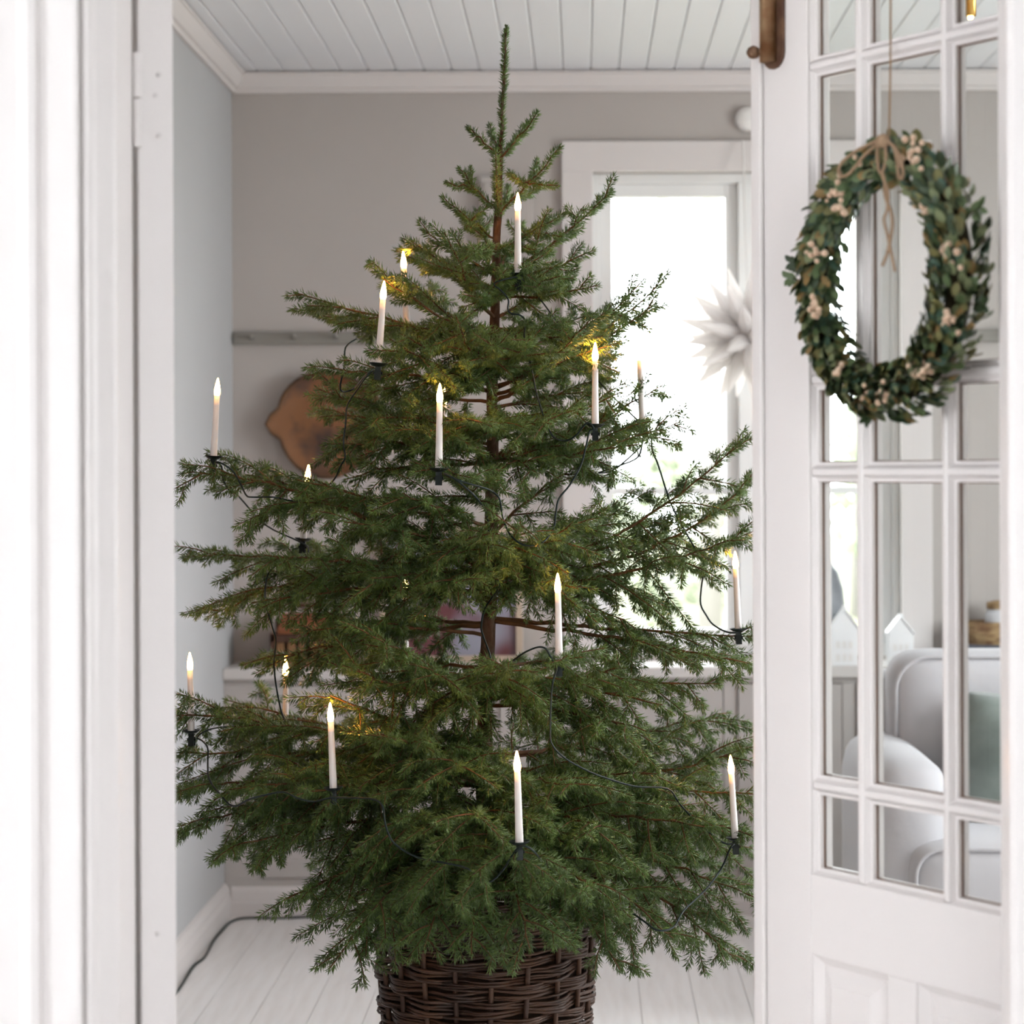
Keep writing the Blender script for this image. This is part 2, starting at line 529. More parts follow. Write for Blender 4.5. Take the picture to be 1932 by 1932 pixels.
# right casing (overlaps the hinge side)
pr_ = [(0.4785, 2.44), (0.4795, 2.404), (0.486, 2.398), (0.60, 2.398), (0.61, 2.405), (0.62, 2.398), (0.72, 2.402), (0.74, 2.41), (0.74, 2.44)]
obj('trim_4', MB().extrude([(a, b, 0) for a, b in pr_], (0, 0, 0), (0, 0, 2.14)), M['paint'], kind='structure')
obj('trim_5', MB().box(-0.80, 0.74, 2.40, 2.44, 2.09, 2.24).box(-0.56, 0.64, 2.44, 2.54, 2.065, 2.09), M['paint'], kind='structure', bevel=0.004)

def door_leaf(name, F, d, n, label, bolt=False, extra=0.04):
    F, d, n, up = Vector((*F, 0)), Vector((*d, 0)), Vector((*n, 0)), Vector((0, 0, 1))
    T = extra
    D = thing(name, F + d * 0.2755 - n * T / 2, label, 'door', None, 'structure')
    def pt(s, k, z):
        return F + d * s + n * k + up * z
    def bar(nm, s0, s1, k0, k1, z0, z1, m=M['door'], parent=D, bevel=0.0015):
        return obj(nm, MB().obox(pt(s0, k0, z0), d * (s1 - s0), n * (k1 - k0), up * (z1 - z0)), m, parent, bevel=bevel)
    W = 0.551
    G = [(0.1075, 0.1945), (0.2070, 0.3465), (0.3565, 0.4435)]
    zb, zt = 0.018, 2.055
    R = [(0.7545, 0.8665), (0.8775, 1.2815), (1.2925, 1.4035), (1.4145, 1.8195), (1.8305, 1.942)]
    bar('stile', 0, G[0][0], -T, 0, zb, zt)
    bar('stile', G[2][1], W, -T, 0, zb, zt)
    bar('rail', G[0][0], G[2][1], -T, -0.0005, 1.942, zt)
    bar('rail', G[0][0], G[2][1], -T, -0.0005, 0.647, 0.7545)
    bar('rail', G[0][0], G[2][1], -T, -0.0005, zb, 0.20)
    bar('mullion', 0.250, 0.301, -T, -0.001, 0.20, 0.647)
    bar('muntin', 0.1945, 0.2070, -T + 0.004, -0.003, 0.7545, 1.942, bevel=0.003)
    bar('muntin', 0.3465, 0.3565, -T + 0.004, -0.003, 0.7545, 1.942, bevel=0.003)
    for (a, b), (c, e) in zip(R[:-1], R[1:]):
        bar('muntin', G[0][0], G[2][1], -T + 0.005, -0.0035, b, c, bevel=0.003)
    def ring(s0, s1, z0, z1, w, k0, k1, k2):
        mb = MB()
        def rect(a, b, c, e, k):
            return [pt(a, k, c), pt(b, k, c), pt(b, k, e), pt(a, k, e)]
        v = rect(s0, s1, z0, z1, k0) + rect(s0 + w * 0.5, s1 - w * 0.5, z0 + w * 0.5, z1 - w * 0.5, k1) + rect(s0 + w, s1 - w, z0 + w, z1 - w, k1) + rect(s0 + w, s1 - w, z0 + w, z1 - w, k2) + rect(s0, s1, z0, z1, k2)
        f = []
        for L in range(4):
            for i in range(4):
                j = (i + 1) % 4
                f.append((L * 4 + i, L * 4 + j, L * 4 + 4 + j, L * 4 + 4 + i))
        return mb.add(v, f)
    for (s0, s1) in G:
        for (z0, z1) in R:
            p = bar('glass_pane', s0 + 0.002, s1 - 0.002, -0.0215, -0.0195, z0 + 0.002, z1 - 0.002, M['glass'], bevel=0)
            obj('glazing_bead', ring(s0, s1, z0, z1, 0.0075, -0.0045, -0.011, -0.019), M['door'], p)
            obj('putty_line', ring(s0 + 0.0070, s1 - 0.0070, z0 + 0.0070, z1 - 0.0070, 0.0020, -0.0165, -0.0172, -0.019), M['putty'], p)
            obj('glazing_bead', ring(s0, s1, z0, z1, 0.0075, -0.036, -0.030, -0.022), M['door'], p)
    for (s0, s1) in ((G[0][0], 0.250), (0.301, G[2][1])):
        mb = MB()
        z0, z1 = 0.20, 0.647
        def rect(i, k):
            return [pt(s0 + i, k, z0 + i), pt(s1 - i, k, z0 + i), pt(s1 - i, k, z1 - i), pt(s0 + i, k, z1 - i)]
        v = rect(0, -0.030) + rect(0, -0.004) + rect(0.010, -0.012) + rect(0.013, -0.014) + rect(0.034, -0.005) + rect(0.036, -0.003)
        f = [(0, 3, 2, 1)]
        for L in range(5):
            for i in range(4):
                j = (i + 1) % 4
                f.append((L * 4 + i, L * 4 + j, L * 4 + 4 + j, L * 4 + 4 + i))
        f.append((20, 21, 22, 23))
        obj('panel', mb.add(v, f), M['door'], D)
    bar('meeting_strip', -0.001, 0.020, 0, 0.007, zb, zt, bevel=0.003)
    if bolt:
        mb = MB()
        zc, hw = 1.852, 0.0215
        poly = [pt(0.043 + hw, 0.0005, 2.03), pt(0.043 - hw, 0.0005, 2.03)]
        for i in range(9):
            a = math.pi * i / 8
            poly.append(pt(0.043 - hw * math.cos(a), 0.0005, zc - hw * math.sin(a)))
        bo = obj('slide_bolt', mb.extrude(poly, (0, 0, 0), n * 0.004), M['rust2'], D, bevel=0.001, label='rusty brown slide bolt on the stile')
        obj('bolt_bar', MB().tube([pt(0.040, 0.010, 1.840), pt(0.040, 0.010, 2.04)], 0.0115, 12), M['rust'], bo, smooth=True)
        obj('bolt_cover', MB().obox(pt(0.0255, 0.004, 1.93), d * 0.031, n * 0.020, up * 0.022), M['rust'], bo, bevel=0.005)
        obj('knob', MB().tube([pt(0.040, 0.014, 1.854), pt(0.030, 0.020, 1.854)], 0.005, 8).lathe([(0.001, -0.009), (0.006, -0.0075), (0.009, -0.003), (0.0095, 0.001), (0.007, 0.006), (0.001, 0.009)], pt(0.026, 0.024, 1.854), 12), M['rust2'], bo, smooth=True)
    return D, pt

A = math.radians(25)
DL, ptl = door_leaf('door_1', (-0.491 - 0.551 * math.sin(A), 2.565 + 0.551 * math.cos(A)), (math.sin(A), -math.cos(A)), (math.cos(A), math.sin(A)),
                    'white panelled door leaf folded back at the left jamb, seen edge on', False, 0.043)
DR, ptr = door_leaf('door_2', (0.2361, 2.915), (0.592, -0.806), (-0.806, -0.592), 'white glazed door leaf standing half open on the right', True)
# hinge on the left leaf edge
hl = Vector((-0.5305, 2.545, 0))
hg = obj('hinge', MB().tube([hl + Vector((0, 0, 1.678)), hl + Vector((0, 0, 1.735))], 0.0055, 10).tube([hl + Vector((0, 0, 1.737)), hl + Vector((0, 0, 1.79))], 0.0062, 10), M['paint'], DL, smooth=False)
for (sx, sy) in ((300, 140), (293, 180), (300, 255), (297, 1762)):
    c = P(sx, sy, 2.554)
    obj('screw', MB().lathe([(0.0026, -0.004), (0.0026, 0.0008), (0.001, 0.0014)], c, 10, axis=(0.423, -0.906, 0)), M['trim'], DL)

# ---------------------------------------------------------------- windows
def window(name, c, ux, uy, w, h, mull=True, trim=0.09, bar_z=0.33, label=None):
    """c: centre of opening on the inner wall face; ux: along wall; uy: outwards"""
    c, ux, uy, up = Vector(c), Vector(ux), Vector(uy), Vector((0, 0, 1))
    Wn = thing(name, c - up * h / 2, label, 'window', None, 'structure')
    def bar(nm, u0, u1, y0, y1, z0, z1, m=M['winpaint'], parent=Wn, bevel=0.002):
        return obj(nm, MB().obox(c + ux * u0 + uy * y0 + up * z0, ux * (u1 - u0), uy * (y1 - y0), up * (z1 - z0)), m, parent, bevel=bevel)
    a, b = w / 2, h / 2
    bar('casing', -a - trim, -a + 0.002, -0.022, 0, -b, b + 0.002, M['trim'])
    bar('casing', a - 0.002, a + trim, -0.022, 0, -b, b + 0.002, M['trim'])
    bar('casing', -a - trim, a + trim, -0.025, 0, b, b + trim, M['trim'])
    # fixed frame
    for (u0, u1, z0, z1) in ((-a, -a + 0.022, -b, b), (a - 0.022, a, -b, b), (-a + 0.022, a - 0.022, b - 0.03, b), (-a + 0.022, a - 0.022, -b, -b + 0.03)):
        bar('frame', u0, u1, 0.03, 0.12, z0, z1)
    if mull:
        bar('frame', -0.022, 0.022, 0.02, 0.119, -b + 0.03, b - 0.03)
    halves = ((-a + 0.022, -0.022), (0.022, a - 0.022)) if mull else ((-a + 0.022, a - 0.022),)
    for (u0, u1) in halves:
        z0, z1 = -b + 0.03, b - 0.03
        sw = 0.038
        s = bar('sash', u0, u0 + sw, 0.045, 0.085, z0, z1)
        bar('sash', u1 - sw, u1, 0.045, 0.085, z0, z1)
        bar('sash', u0 + sw, u1 - sw, 0.045, 0.085, z1 - sw, z1)
        bar('sash', u0 + sw, u1 - sw, 0.045, 0.085, z0, z0 + 0.05)
        zz = z0 + (z1 - z0) * bar_z
        bar('glazing_bar', u0 + sw, u1 - sw, 0.05, 0.08, zz - 0.011, zz + 0.011)
        bar('glass_pane', u0 + sw, u1 - sw, 0.063, 0.067, z0 + 0.05, zz - 0.011, M['winglass'], bevel=0)
        bar('glass_pane', u0 + sw, u1 - sw, 0.063, 0.067, zz + 0.011, z1 - sw, M['winglass'], bevel=0)
    return Wn
W1 = window('window_1', ((WB[0] + WB[1]) / 2, YB, (WB[2] + WB[3]) / 2), (1, 0, 0), (0, 1, 0), WB[1] - WB[0], WB[3] - WB[2], bar_z=0.335)
window('window_2', (XR, (WR[0] + WR[1]) / 2, (WR[2] + WR[3]) / 2), (0, -1, 0), (1, 0, 0), WR[1] - WR[0], WR[3] - WR[2])
for i, (a, b, c, e) in enumerate(WN):
    window('window_%d' % (3 + i), ((a + b) / 2, NYB, (c + e) / 2), (-1, 0, 0), (0, -1, 0), b - a, e - c)

window('window_4', (NXL, (WL[0] + WL[1]) / 2, (WL[2] + WL[3]) / 2), (0, 1, 0), (-1, 0, 0), WL[1] - WL[0], WL[3] - WL[2])

# ---------------------------------------------------------------- low cabinet under the window
CT = 0.722
cabx1 = 1.75
cab = thing('low_cabinet', ((XL + cabx1) / 2, (YB + YC) / 2, 0), 'long low greige built-in cabinet under the window', 'cabinet')
obj('body', MB().box(XL, cabx1, YC + 0.018, YB, 0.0, CT - 0.034), M['cab'], cab)
def face_bar(a, b, z0, z1, y0=YC, y1=YC + 0.02, nm='face_frame', m=M['cab'], parent=cab, bevel=0.0015):
    return obj(nm, MB().box(a, b, y0, y1, z0, z1), m, parent, bevel=bevel)
z_lo, z_hi = 1.29 - (1655 - 888) * YC / FPX, 1.29 - (1290 - 888) * YC / FPX
face_bar(XL, cabx1, z_hi, CT - 0.034)
face_bar(XL, cabx1, 0.0, z_lo)
xs = [XL, P(494, 1400, YC).x]
dw = 0.345
x = xs[1]
while x < cabx1 - 0.1:
    nx = min(x + dw, cabx1)
    dr = obj('door', MB().box(x + 0.003, nx - 0.043, YC - 0.002, YC + 0.016, z_lo + 0.003, z_hi - 0.003), M['cab'], cab, bevel=0.0015)
    ix0, ix1, iz0, iz1 = x + 0.003, nx - 0.043, z_lo + 0.003, z_hi - 0.003
    mb = MB()
    fw = 0.05
    for (a, b, c, e) in ((ix0, ix0 + fw, iz0, iz1), (ix1 - fw, ix1, iz0, iz1), (ix0 + fw, ix1 - fw, iz1 - fw, iz1), (ix0 + fw, ix1 - fw, iz0, iz0 + fw)):
        mb.box(a, b, YC - 0.008, YC - 0.0021, c, e)
    obj('door_frame', mb, M['cab'], dr)
    face_bar(nx - 0.04, nx, z_lo, z_hi)
    x = nx
face_bar(XL, xs[1], z_lo, z_hi)
# plinth moulding at the foot
pr = [(0, 0), (0.014, 0), (0.014, 0.042), (0.010, 0.046), (0.010, 0.075), (0.004, 0.086), (0, 0.088)]
obj('plinth', MB().extrude([(XL + 0.02, YC - p, q) for p, q in pr], (0, 0, 0), (cabx1 - XL - 0.02, 0, 0)), M['trim'], cab)
obj('cabinet_top', MB().box(XL, cabx1 + 0.02, YC - 0.022, YB, CT - 0.034, CT), M['cabtop'], bevel=0.004,
    label='pale painted board topping the low cabinet under the window', cat='worktop')

# ---------------------------------------------------------------- spruce
TY = 4.0
TR = [(955, 58), (953, 110), (948, 210), (944, 300), (940, 400), (935, 520), (932, 640), (929, 760), (929, 880), (927, 1000), (922, 1180), (916, 1320), (914, 1440), (912, 1600), (911, 1800)]
TRW = [P(a, b, TY) for a, b in TR]
def trunk_at(y):
    ys = [q[1] for q in TR]
    y = max(ys[0], min(ys[-1], y))
    for i in range(len(ys) - 1):
        if ys[i] <= y <= ys[i + 1]:
            t = (y - ys[i]) / (ys[i + 1] - ys[i])
            return TRW[i].lerp(TRW[i + 1], t)
    return TRW[-1]

tree = thing('spruce_tree', TRW[-1], 'tall green spruce with sparse sprays, lit candles clipped to its branches', 'tree')
tr_r = [0.0022, 0.0026, 0.003, 0.0042, 0.007, 0.0085, 0.0095, 0.0105, 0.0115, 0.0125, 0.014, 0.015, 0.0155, 0.016, 0.017]
pts, rr = [], []
for i in range(len(TRW) - 1):
    for k in range(4):
        t = k / 4
        p = TRW[i].lerp(TRW[i + 1], t)
        pts.append(p + Vector((random.uniform(-1, 1), random.uniform(-1, 1), 0)) * 0.0012)
        rr.append((tr_r[i] * (1 - t) + tr_r[i + 1] * t) * random.uniform(0.95, 1.07))
pts.append(TRW[-1])
rr.append(tr_r[-1])
trunk = obj('trunk', MB().tube(pts, rr, 9), M['bark'], tree, smooth=True)

def needles(twigs, dens):
    """twigs: list of (pts array (n,3), t_start, tipshort, scale) -> V, F"""
    Vs = []
    for (p, t0, nl) in twigs:
        seg = np.diff(p, axis=0)
        sl = np.linalg.norm(seg, axis=1)
        L = sl.sum()
        n = int(L * (1 - t0) * dens)
        if n < 3:
            continue
        cum = np.concatenate([[0], np.cumsum(sl)])
        u = (t0 + (1 - t0) * (np.arange(n) + rng.random(n)) / n) * L
        k = np.clip(np.searchsorted(cum, u, side='right') - 1, 0, len(sl) - 1)
        f = ((u - cum[k]) / np.maximum(sl[k], 1e-9))[:, None]
        pos = p[k] + seg[k] * f
        T = seg[k] / np.maximum(sl[k], 1e-9)[:, None]
        up = np.tile(np.array([0.0, 0.0, 1.0]), (n, 1))
        A1 = np.cross(T, up)
        ln = np.linalg.norm(A1, axis=1)
        A1[ln < 0.15] = np.array([1.0, 0, 0])
        A1 /= np.linalg.norm(A1, axis=1)[:, None]
        B1 = np.cross(A1, T)
        # more needles above and to the sides than below
        ph = rng.random(n) * 2 * np.pi
        ph = ph - 0.55 * np.sin(ph - np.pi / 2) * -1.0
        R = A1 * np.cos(ph)[:, None] + B1 * np.sin(ph)[:, None]
        end = np.clip((L - u) / 0.012, 0, 1)
        an = np.radians(24 + 30 * end + rng.normal(0, 7, n))
        D = T * np.cos(an)[:, None] + R * np.sin(an)[:, None]
        ln = nl * (0.80 + 0.35 * rng.random(n)) * (0.65 + 0.35 * end)
        # slightly bowed towards the tip: base direction only, straight needle
        Q = np.cross(D, T)
        q = np.linalg.norm(Q, axis=1)
        Q /= np.maximum(q, 1e-9)[:, None]
        S = np.cross(D, Q)
        w = 0.00105
        base = pos + R * 0.0008
        mid = base + D * (ln * 0.35)[:, None]
        tip = base + D * ln[:, None]
        v = np.stack([base + Q * w * 0.8, mid + Q * w, mid - Q * w * 0.5 + S * w * 0.87, mid - Q * w * 0.5 - S * w * 0.87, tip], axis=1)
        Vs.append(v)
    if not Vs:
        return None
    V = np.concatenate(Vs)
    n = len(V)
    b = (np.arange(n) * 5)[:, None, None]
    F = np.array([[1, 2, 4], [2, 3, 4], [3, 1, 4], [0, 2, 1]])[None] + b
    return V.reshape(-1, 3), F.reshape(-1, 3)

def unit(v):
    return v / max(np.linalg.norm(v), 1e-9)

STAT = [0, 0.0]
def curve3(p0, d0, L, bend, n, jit=0.0):
    """short twig: starts at p0 along d0 and bends by vector bend"""
    pts = [np.array(p0)]
    d = unit(np.array(d0))
    for i in range(n):
        d = unit(d + bend / n + rng.normal(0, jit, 3))
        pts.append(pts[-1] + d * L / n)
    return np.array(pts)

def branch(by, tip, sag=0.0, dens=820, lat=1.0, latlen=1.0, droop=0.12, bare=0.22, base=None, r0=None, tilt=0.0, step=0.033, cmid=None, nl=0.0165, sublen=1.0, name='branch'):
    B = np.array(base if base is not None else trunk_at(by))
    T = np.array(tip)
    ch = T - B
    L = np.linalg.norm(ch)
    C = B + ch * 0.5 + np.array([0, 0, -sag * L])
    if cmid is not None:
        C = np.array(cmid)
    N = max(8, int(L / 0.03))
    ts = np.linspace(0, 1, N + 1)[:, None]
    main = (1 - ts) ** 2 * B + 2 * ts * (1 - ts) * C + ts ** 2 * T
    main[1:-1] += rng.normal(0, 0.0018, (N - 1, 3))
    r0 = r0 or (0.0014 + 0.0054 * L)
    mb = MB()
    rs = [r0 * (1 - t) ** 0.9 + 0.0010 for t in ts[:, 0]]
    mb.tube([Vector(p) for p in main], rs, 6)
    tw = [(main, bare + 0.08, nl)]
    # laterals
    acc = bare * L * 0.75 + rng.random() * step
    side = 1 if rng.random() < 0.5 else -1
    wob = rng.normal(0, 0.28)
    while acc < L * 0.975:
        t = acc / L
        k = min(int(t * N), N - 1)
        p = main[k] + (main[k + 1] - main[k]) * (t * N - k)
        tg = unit(main[min(k + 1, N)] - main[max(k - 1, 0)])
        sd = np.cross(tg, np.array([0, 0, 1.0]))
        if np.linalg.norm(sd) < 0.25:
            sd = np.array([1.0, 0.15, 0])
        sd = unit(sd)
        nrm = np.cross(sd, tg)
        c, s = math.cos(tilt + wob), math.sin(tilt + wob)
        sd = sd * c + nrm * s
        ang = math.radians(rng.uniform(44, 62))
        l = min(0.21, 0.045 + 0.46 * (1 - t) * L + 0.02) * rng.uniform(0.55, 1.15) * latlen
        if t < bare + 0.12:
            l *= 0.6
        l = max(l, 0.028)
        d = tg * math.cos(ang) + sd * side * math.sin(ang) + np.array([0, 0, rng.normal(0.0, 0.36)])
        n = max(3, int(l / 0.022))
        tp = curve3(p, d, l, tg * 0.35 + np.array([0, 0, -droop * (0.6 + 5 * l)]), n, 0.03)
        mb.tube([Vector(q) for q in tp], [0.0012 * (1 - i / n) + 0.0006 for i in range(n + 1)], 3 if l < 0.06 else 4, caps=False)
        tw.append((tp, 0.02, nl))
        if l > 0.058:
            a2 = 0.028 + rng.random() * 0.012
            s2 = side
            while a2 < l * 0.93:
                u = a2 / l
                kk = min(int(u * n), n - 1)
                q = tp[kk] + (tp[kk + 1] - tp[kk]) * (u * n - kk)
                t2 = unit(tp[kk + 1] - tp[kk])
                sd2 = np.cross(t2, np.array([0, 0, 1.0]))
                if np.linalg.norm(sd2) < 0.2:
                    sd2 = np.array([0.8, 0.6, 0])
                sd2 = unit(sd2)
                l2 = max(0.026, min(0.095, (l - a2) * 0.62 + 0.012) * rng.uniform(0.6, 1.15)) * sublen
                d2 = t2 * 0.62 + sd2 * s2 * 0.78 + np.array([0, 0, rng.normal(-droop * 0.6, 0.26)])
                m2 = max(2, int(l2 / 0.022))
                sp = curve3(q, d2, l2, t2 * 0.3 + np.array([0, 0, -droop * 1.2]), m2, 0.03)
                mb.tube([Vector(z) for z in sp], [0.0008] * m2 + [0.0004], 3, caps=False)
                tw.append((sp, 0.0, nl * 0.95))
                s2 = -s2
                a2 += rng.uniform(0.027, 0.045)
        side = -side
        acc += step * rng.uniform(0.7, 1.3) / lat
    br = obj(name, mb, M['twig'], tree, smooth=True)
    res = needles(tw, dens)
    if res is not None:
        V, F = res
        c = V.mean(0)
        me = np_mesh('needles', V - c, F, M['needle'])
        o = bpy.data.objects.new('needles', me)
        place(o, c, br, kind='stuff')
        STAT[0] += len(F)
    return main

# leader needles
lead = np.array([tuple(p) for p in pts])
sel = lead[:17]
res = needles([(sel[::-1], 0.0, 0.0122)], 3400)
V, F = res
c = V.mean(0)
place(bpy.data.objects.new('needles', np_mesh('needles', V - c, F, M['needle'])), c, trunk, kind='stuff')
# terminal bud tuft
res = needles([(np.array([tuple(TRW[0] + Vector((0, 0, -0.006))), tuple(TRW[0] + Vector((0.001, 0, 0.008)))]), 0, 0.010)], 4200)
V, F = res
c = V.mean(0)
place(bpy.data.objects.new('needles', np_mesh('needles', V - c, F, M['needle'])), c, trunk, kind='stuff')

def T_(x, y, dz=0.0):
    return np.array(P(x, y, TY - dz))
S = dict(lat=0.0, bare=0.0)
# --- top: simple shoots
def shoot(by, x, y, dz, sag=0.0, dens=2600, bare=0.02, base=None, forks=(), nl=0.0138):
    main = branch(by, T_(x, y, dz), sag, dens=dens, lat=0.0001, bare=bare, base=base, r0=0.0014, step=50, nl=nl)
    for (t, fx, fy, fz) in forks:
        k = int(t * (len(main) - 1))
        branch(0, T_(fx, fy, fz), 0.05, dens=dens, lat=0.0001, bare=0.0, base=main[k], r0=0.0009, step=50, nl=nl * 0.95)
    return main
shoot(292, 883, 240, 0.03, 0.06)
shoot(298, 1014, 211, 0.05, 0.06)
shoot(296, 1000, 228, -0.08, 0.04)
shoot(300, 925, 235, -0.10, 0.04)
shoot(418, 935, 284, 0.16, 0.10)
shoot(400, 866, 318, 0.04, 0.04, forks=[(0.72, 842, 344, 0.06), (0.72, 888, 316, 0.03), (0.6, 878, 345, -0.05)])
shoot(405, 1058, 276, 0.08, 0.05, forks=[(0.5, 958, 325, 0.12), (0.5, 1013, 301, -0.02), (0.5, 1052, 350, 0.10), (0.3, 1020, 352, -0.05)])
shoot(410, 960, 350, -0.14, 0.06)
# second tier
shoot(452, 835, 370, 0.03, 0.06, forks=[(0.5, 918, 388, 0.02), (0.45, 880, 430, 0.09), (0.4, 862, 400, -0.08)])
shoot(470, 1067, 399, 0.0, 0.06, forks=[(0.45, 1030, 408, -0.06), (0.5, 1062, 445, 0.06), (0.3, 1010, 470, 0.08)])
U = dict(lat=0.8, latlen=0.75, bare=0.12, droop=0.06, dens=1700)
branch(525, T_(1154, 362, 0.02), 0.10, tilt=0.35, **U)
branch(520, T_(802, 436, 0.0), 0.02, tilt=-0.3, **U)
branch(545, T_(761, 450, 0.0), 0.02, tilt=-0.3, **U)
branch(548, T_(778, 486, -0.16), 0.02, **U)
branch(600, T_(838, 438, 0.27), 0.10, **U)
branch(548, T_(1056, 521, 0.20), 0.06, **U)
branch(556, T_(1128, 538, 0.04), 0.10, **U)
branch(535, T_(1120, 472, -0.02), 0.06, **U)
branch(600, T_(1085, 520, -0.18), 0.06, **U)
branch(500, T_(900, 395, -0.20), 0.05, **U)
branch(520, T_(985, 420, -0.20), 0.05, **U)
branch(480, T_(880, 470, 0.18), 0.05, **U)
branch(520, T_(1000, 500, 0.22), 0.05, **U)
branch(560, T_(905, 560, 0.26), 0.05, **U)
# third tier
V_ = dict(lat=0.95, latlen=0.9, bare=0.14, droop=0.16, dens=1500)
branch(650, T_(561, 553, 0.0), 0.02, tilt=-0.35, **V_)
branch(665, T_(600, 590, -0.18), 0.02, **V_)
branch(650, T_(722, 524, 0.20), 0.06, **V_)
branch(640, T_(775, 540, -0.2), 0.05, **V_)
branch(740, T_(860, 596, 0.34), 0.08, **V_)
branch(740, T_(735, 640, 0.30), 0.02, **V_)
branch(740, T_(650, 704, 0.22), -0.06, **V_)
branch(735, T_(1214, 528, 0.0), 0.12, tilt=0.3, **V_)
branch(730, T_(1243, 537, -0.05), 0.13, **V_)
branch(745, T_(1236, 572, 0.08), 0.12, tilt=0.3, **V_)
branch(760, T_(1120, 592, 0.30), 0.10, tilt=0.3, **V_)
branch(700, T_(1085, 592, -0.2), 0.08, **V_)
branch(620, T_(1075, 640, 0.16), 0.0, **V_)
branch(640, T_(800, 665, 0.22), 0.0, **V_)
branch(690, T_(1000, 640, 0.33), 0.06, **V_)
branch(700, T_(1110, 665, -0.12), 0.06, **V_)
branch(690, T_(930, 650, 0.34), 0.06, **V_)
# fourth tier
X_ = dict(lat=1.0, latlen=1.0, bare=0.16, droop=0.30, dens=1350)
branch(840, T_(598, 733, 0.08), 0.02, **X_)
branch(850, T_(600, 770, -0.08), -0.02, **X_)
branch(860, T_(617, 838, 0.10), -0.08, **X_)
branch(880, T_(650, 905, 0.0), -0.10, **X_)
branch(870, T_(1283, 796, 0.0), 0.06, **X_)
branch(865, T_(1250, 726, -0.04), 0.12, **X_)
branch(880, T_(1205, 838, 0.22), 0.0, **X_)
branch(860, T_(1165, 795, -0.15), 0.0, **X_)
branch(830, T_(1170, 740, 0.12), 0.06, **X_)
branch(960, T_(832, 872, 0.36), 0.04, **X_)
branch(800, T_(700, 790, 0.24), -0.04, **X_)
branch(830, T_(780, 810, 0.30), -0.02, **X_)
branch(800, T_(1040, 800, 0.30), 0.0, **X_)
branch(760, T_(700, 730, -0.2), 0.0, **X_)
branch(770, T_(1140, 720, -0.2), 0.02, **X_)
branch(820, T_(880, 790, 0.34), 0.0, **X_)
branch(870, T_(1010, 890, 0.2), -0.1, **X_)
# fifth tier: long branches
Z_ = dict(lat=1.05, latlen=1.0, bare=0.20, droop=0.38, dens=1250)
branch(1100, T_(341, 894, 0.02), 0, cmid=T_(560, 880, 0.08), **Z_)
branch(1085, T_(430, 905, -0.1), 0, cmid=T_(640, 900, -0.05), **Z_)
branch(1090, T_(342, 1050, -0.24), 0, cmid=T_(640, 1040, -0.14), **Z_)
branch(1100, T_(390, 1165, -0.12), 0, cmid=T_(640, 1030, -0.05), **Z_)
branch(1100, T_(498, 1047, 0.24), -0.02, **Z_)
branch(1010, T_(560, 905, 0.22), -0.02, **Z_)
branch(1040, T_(650, 985, 0.30), -0.02, **Z_)
branch(1120, T_(474, 1138, 0.10), -0.08, **Z_)
branch(1080, T_(1412, 818, 0.0), 0.14, cmid=T_(1190, 1050, 0.0), **Z_)
branch(1090, T_(1424, 893, -0.08), 0, cmid=T_(1270, 1080, -0.05), **Z_)
branch(1110, T_(1428, 1000, 0.08), 0.10, **Z_)
branch(1060, T_(1300, 990, -0.22), 0.06, **Z_)
branch(1070, T_(1146, 957, 0.20), 0.08, **Z_)
branch(1080, T_(982, 984, 0.38), 0.06, **Z_)
branch(1060, T_(1080, 985, 0.33), 0.06, **Z_)
branch(1100, T_(1205, 1190, 0.06), -0.14, **Z_)
branch(1000, T_(760, 930, 0.30), 0.0, **Z_)
branch(1050, T_(730, 1010, -0.25), 0.0, **Z_)
branch(1050, T_(1100, 1000, -0.28), 0.0, **Z_)
branch(1060, T_(860, 1010, 0.38), 0.0, **Z_)
branch(1010, T_(1090, 880, -0.1), -0.1, **Z_)
branch(1090, T_(700, 1090, 0.32), -0.02, **Z_)
branch(1110, T_(1090, 1110, 0.30), -0.05, **Z_)
branch(1100, T_(860, 1100, 0.34), -0.04, **Z_)
# sixth tier
branch(1180, T_(487, 1247, -0.16), 0, cmid=T_(720, 1190, -0.1), **Z_)
branch(1175, T_(620, 1170, -0.25), 0.0, **Z_)
branch(1166, T_(1436, 1200, -0.04), 0.02, **{**Z_, 'bare': 0.42})
branch(1170, T_(1416, 1252, 0.08), -0.02, **{**Z_, 'bare': 0.4})
branch(1200, T_(560, 1190, 0.14), -0.06, **Z_)
branch(1340, T_(624, 1250, 0.34), 0.02, **Z_)
branch(1300, T_(700, 1200, 0.36), 0.02, **Z_)
branch(1310, T_(1070, 1235, 0.42), 0.04, **Z_)
branch(1300, T_(1358, 1290, 0.06), -0.03, **Z_)
branch(1290, T_(1250, 1330, 0.20), -0.05, **Z_)
branch(1320, T_(960, 1250, 0.46), 0.03, **Z_)
branch(1320, T_(1180, 1260, 0.30), 0.0, **Z_)
branch(1310, T_(820, 1270, 0.40), 0.0, **Z_)
branch(1260, T_(1180, 1220, -0.28), 0.0, **Z_)
branch(1260, T_(700, 1240, -0.25), 0.0, **Z_)
branch(1330, T_(1220, 1380, 0.28), -0.06, **Z_)
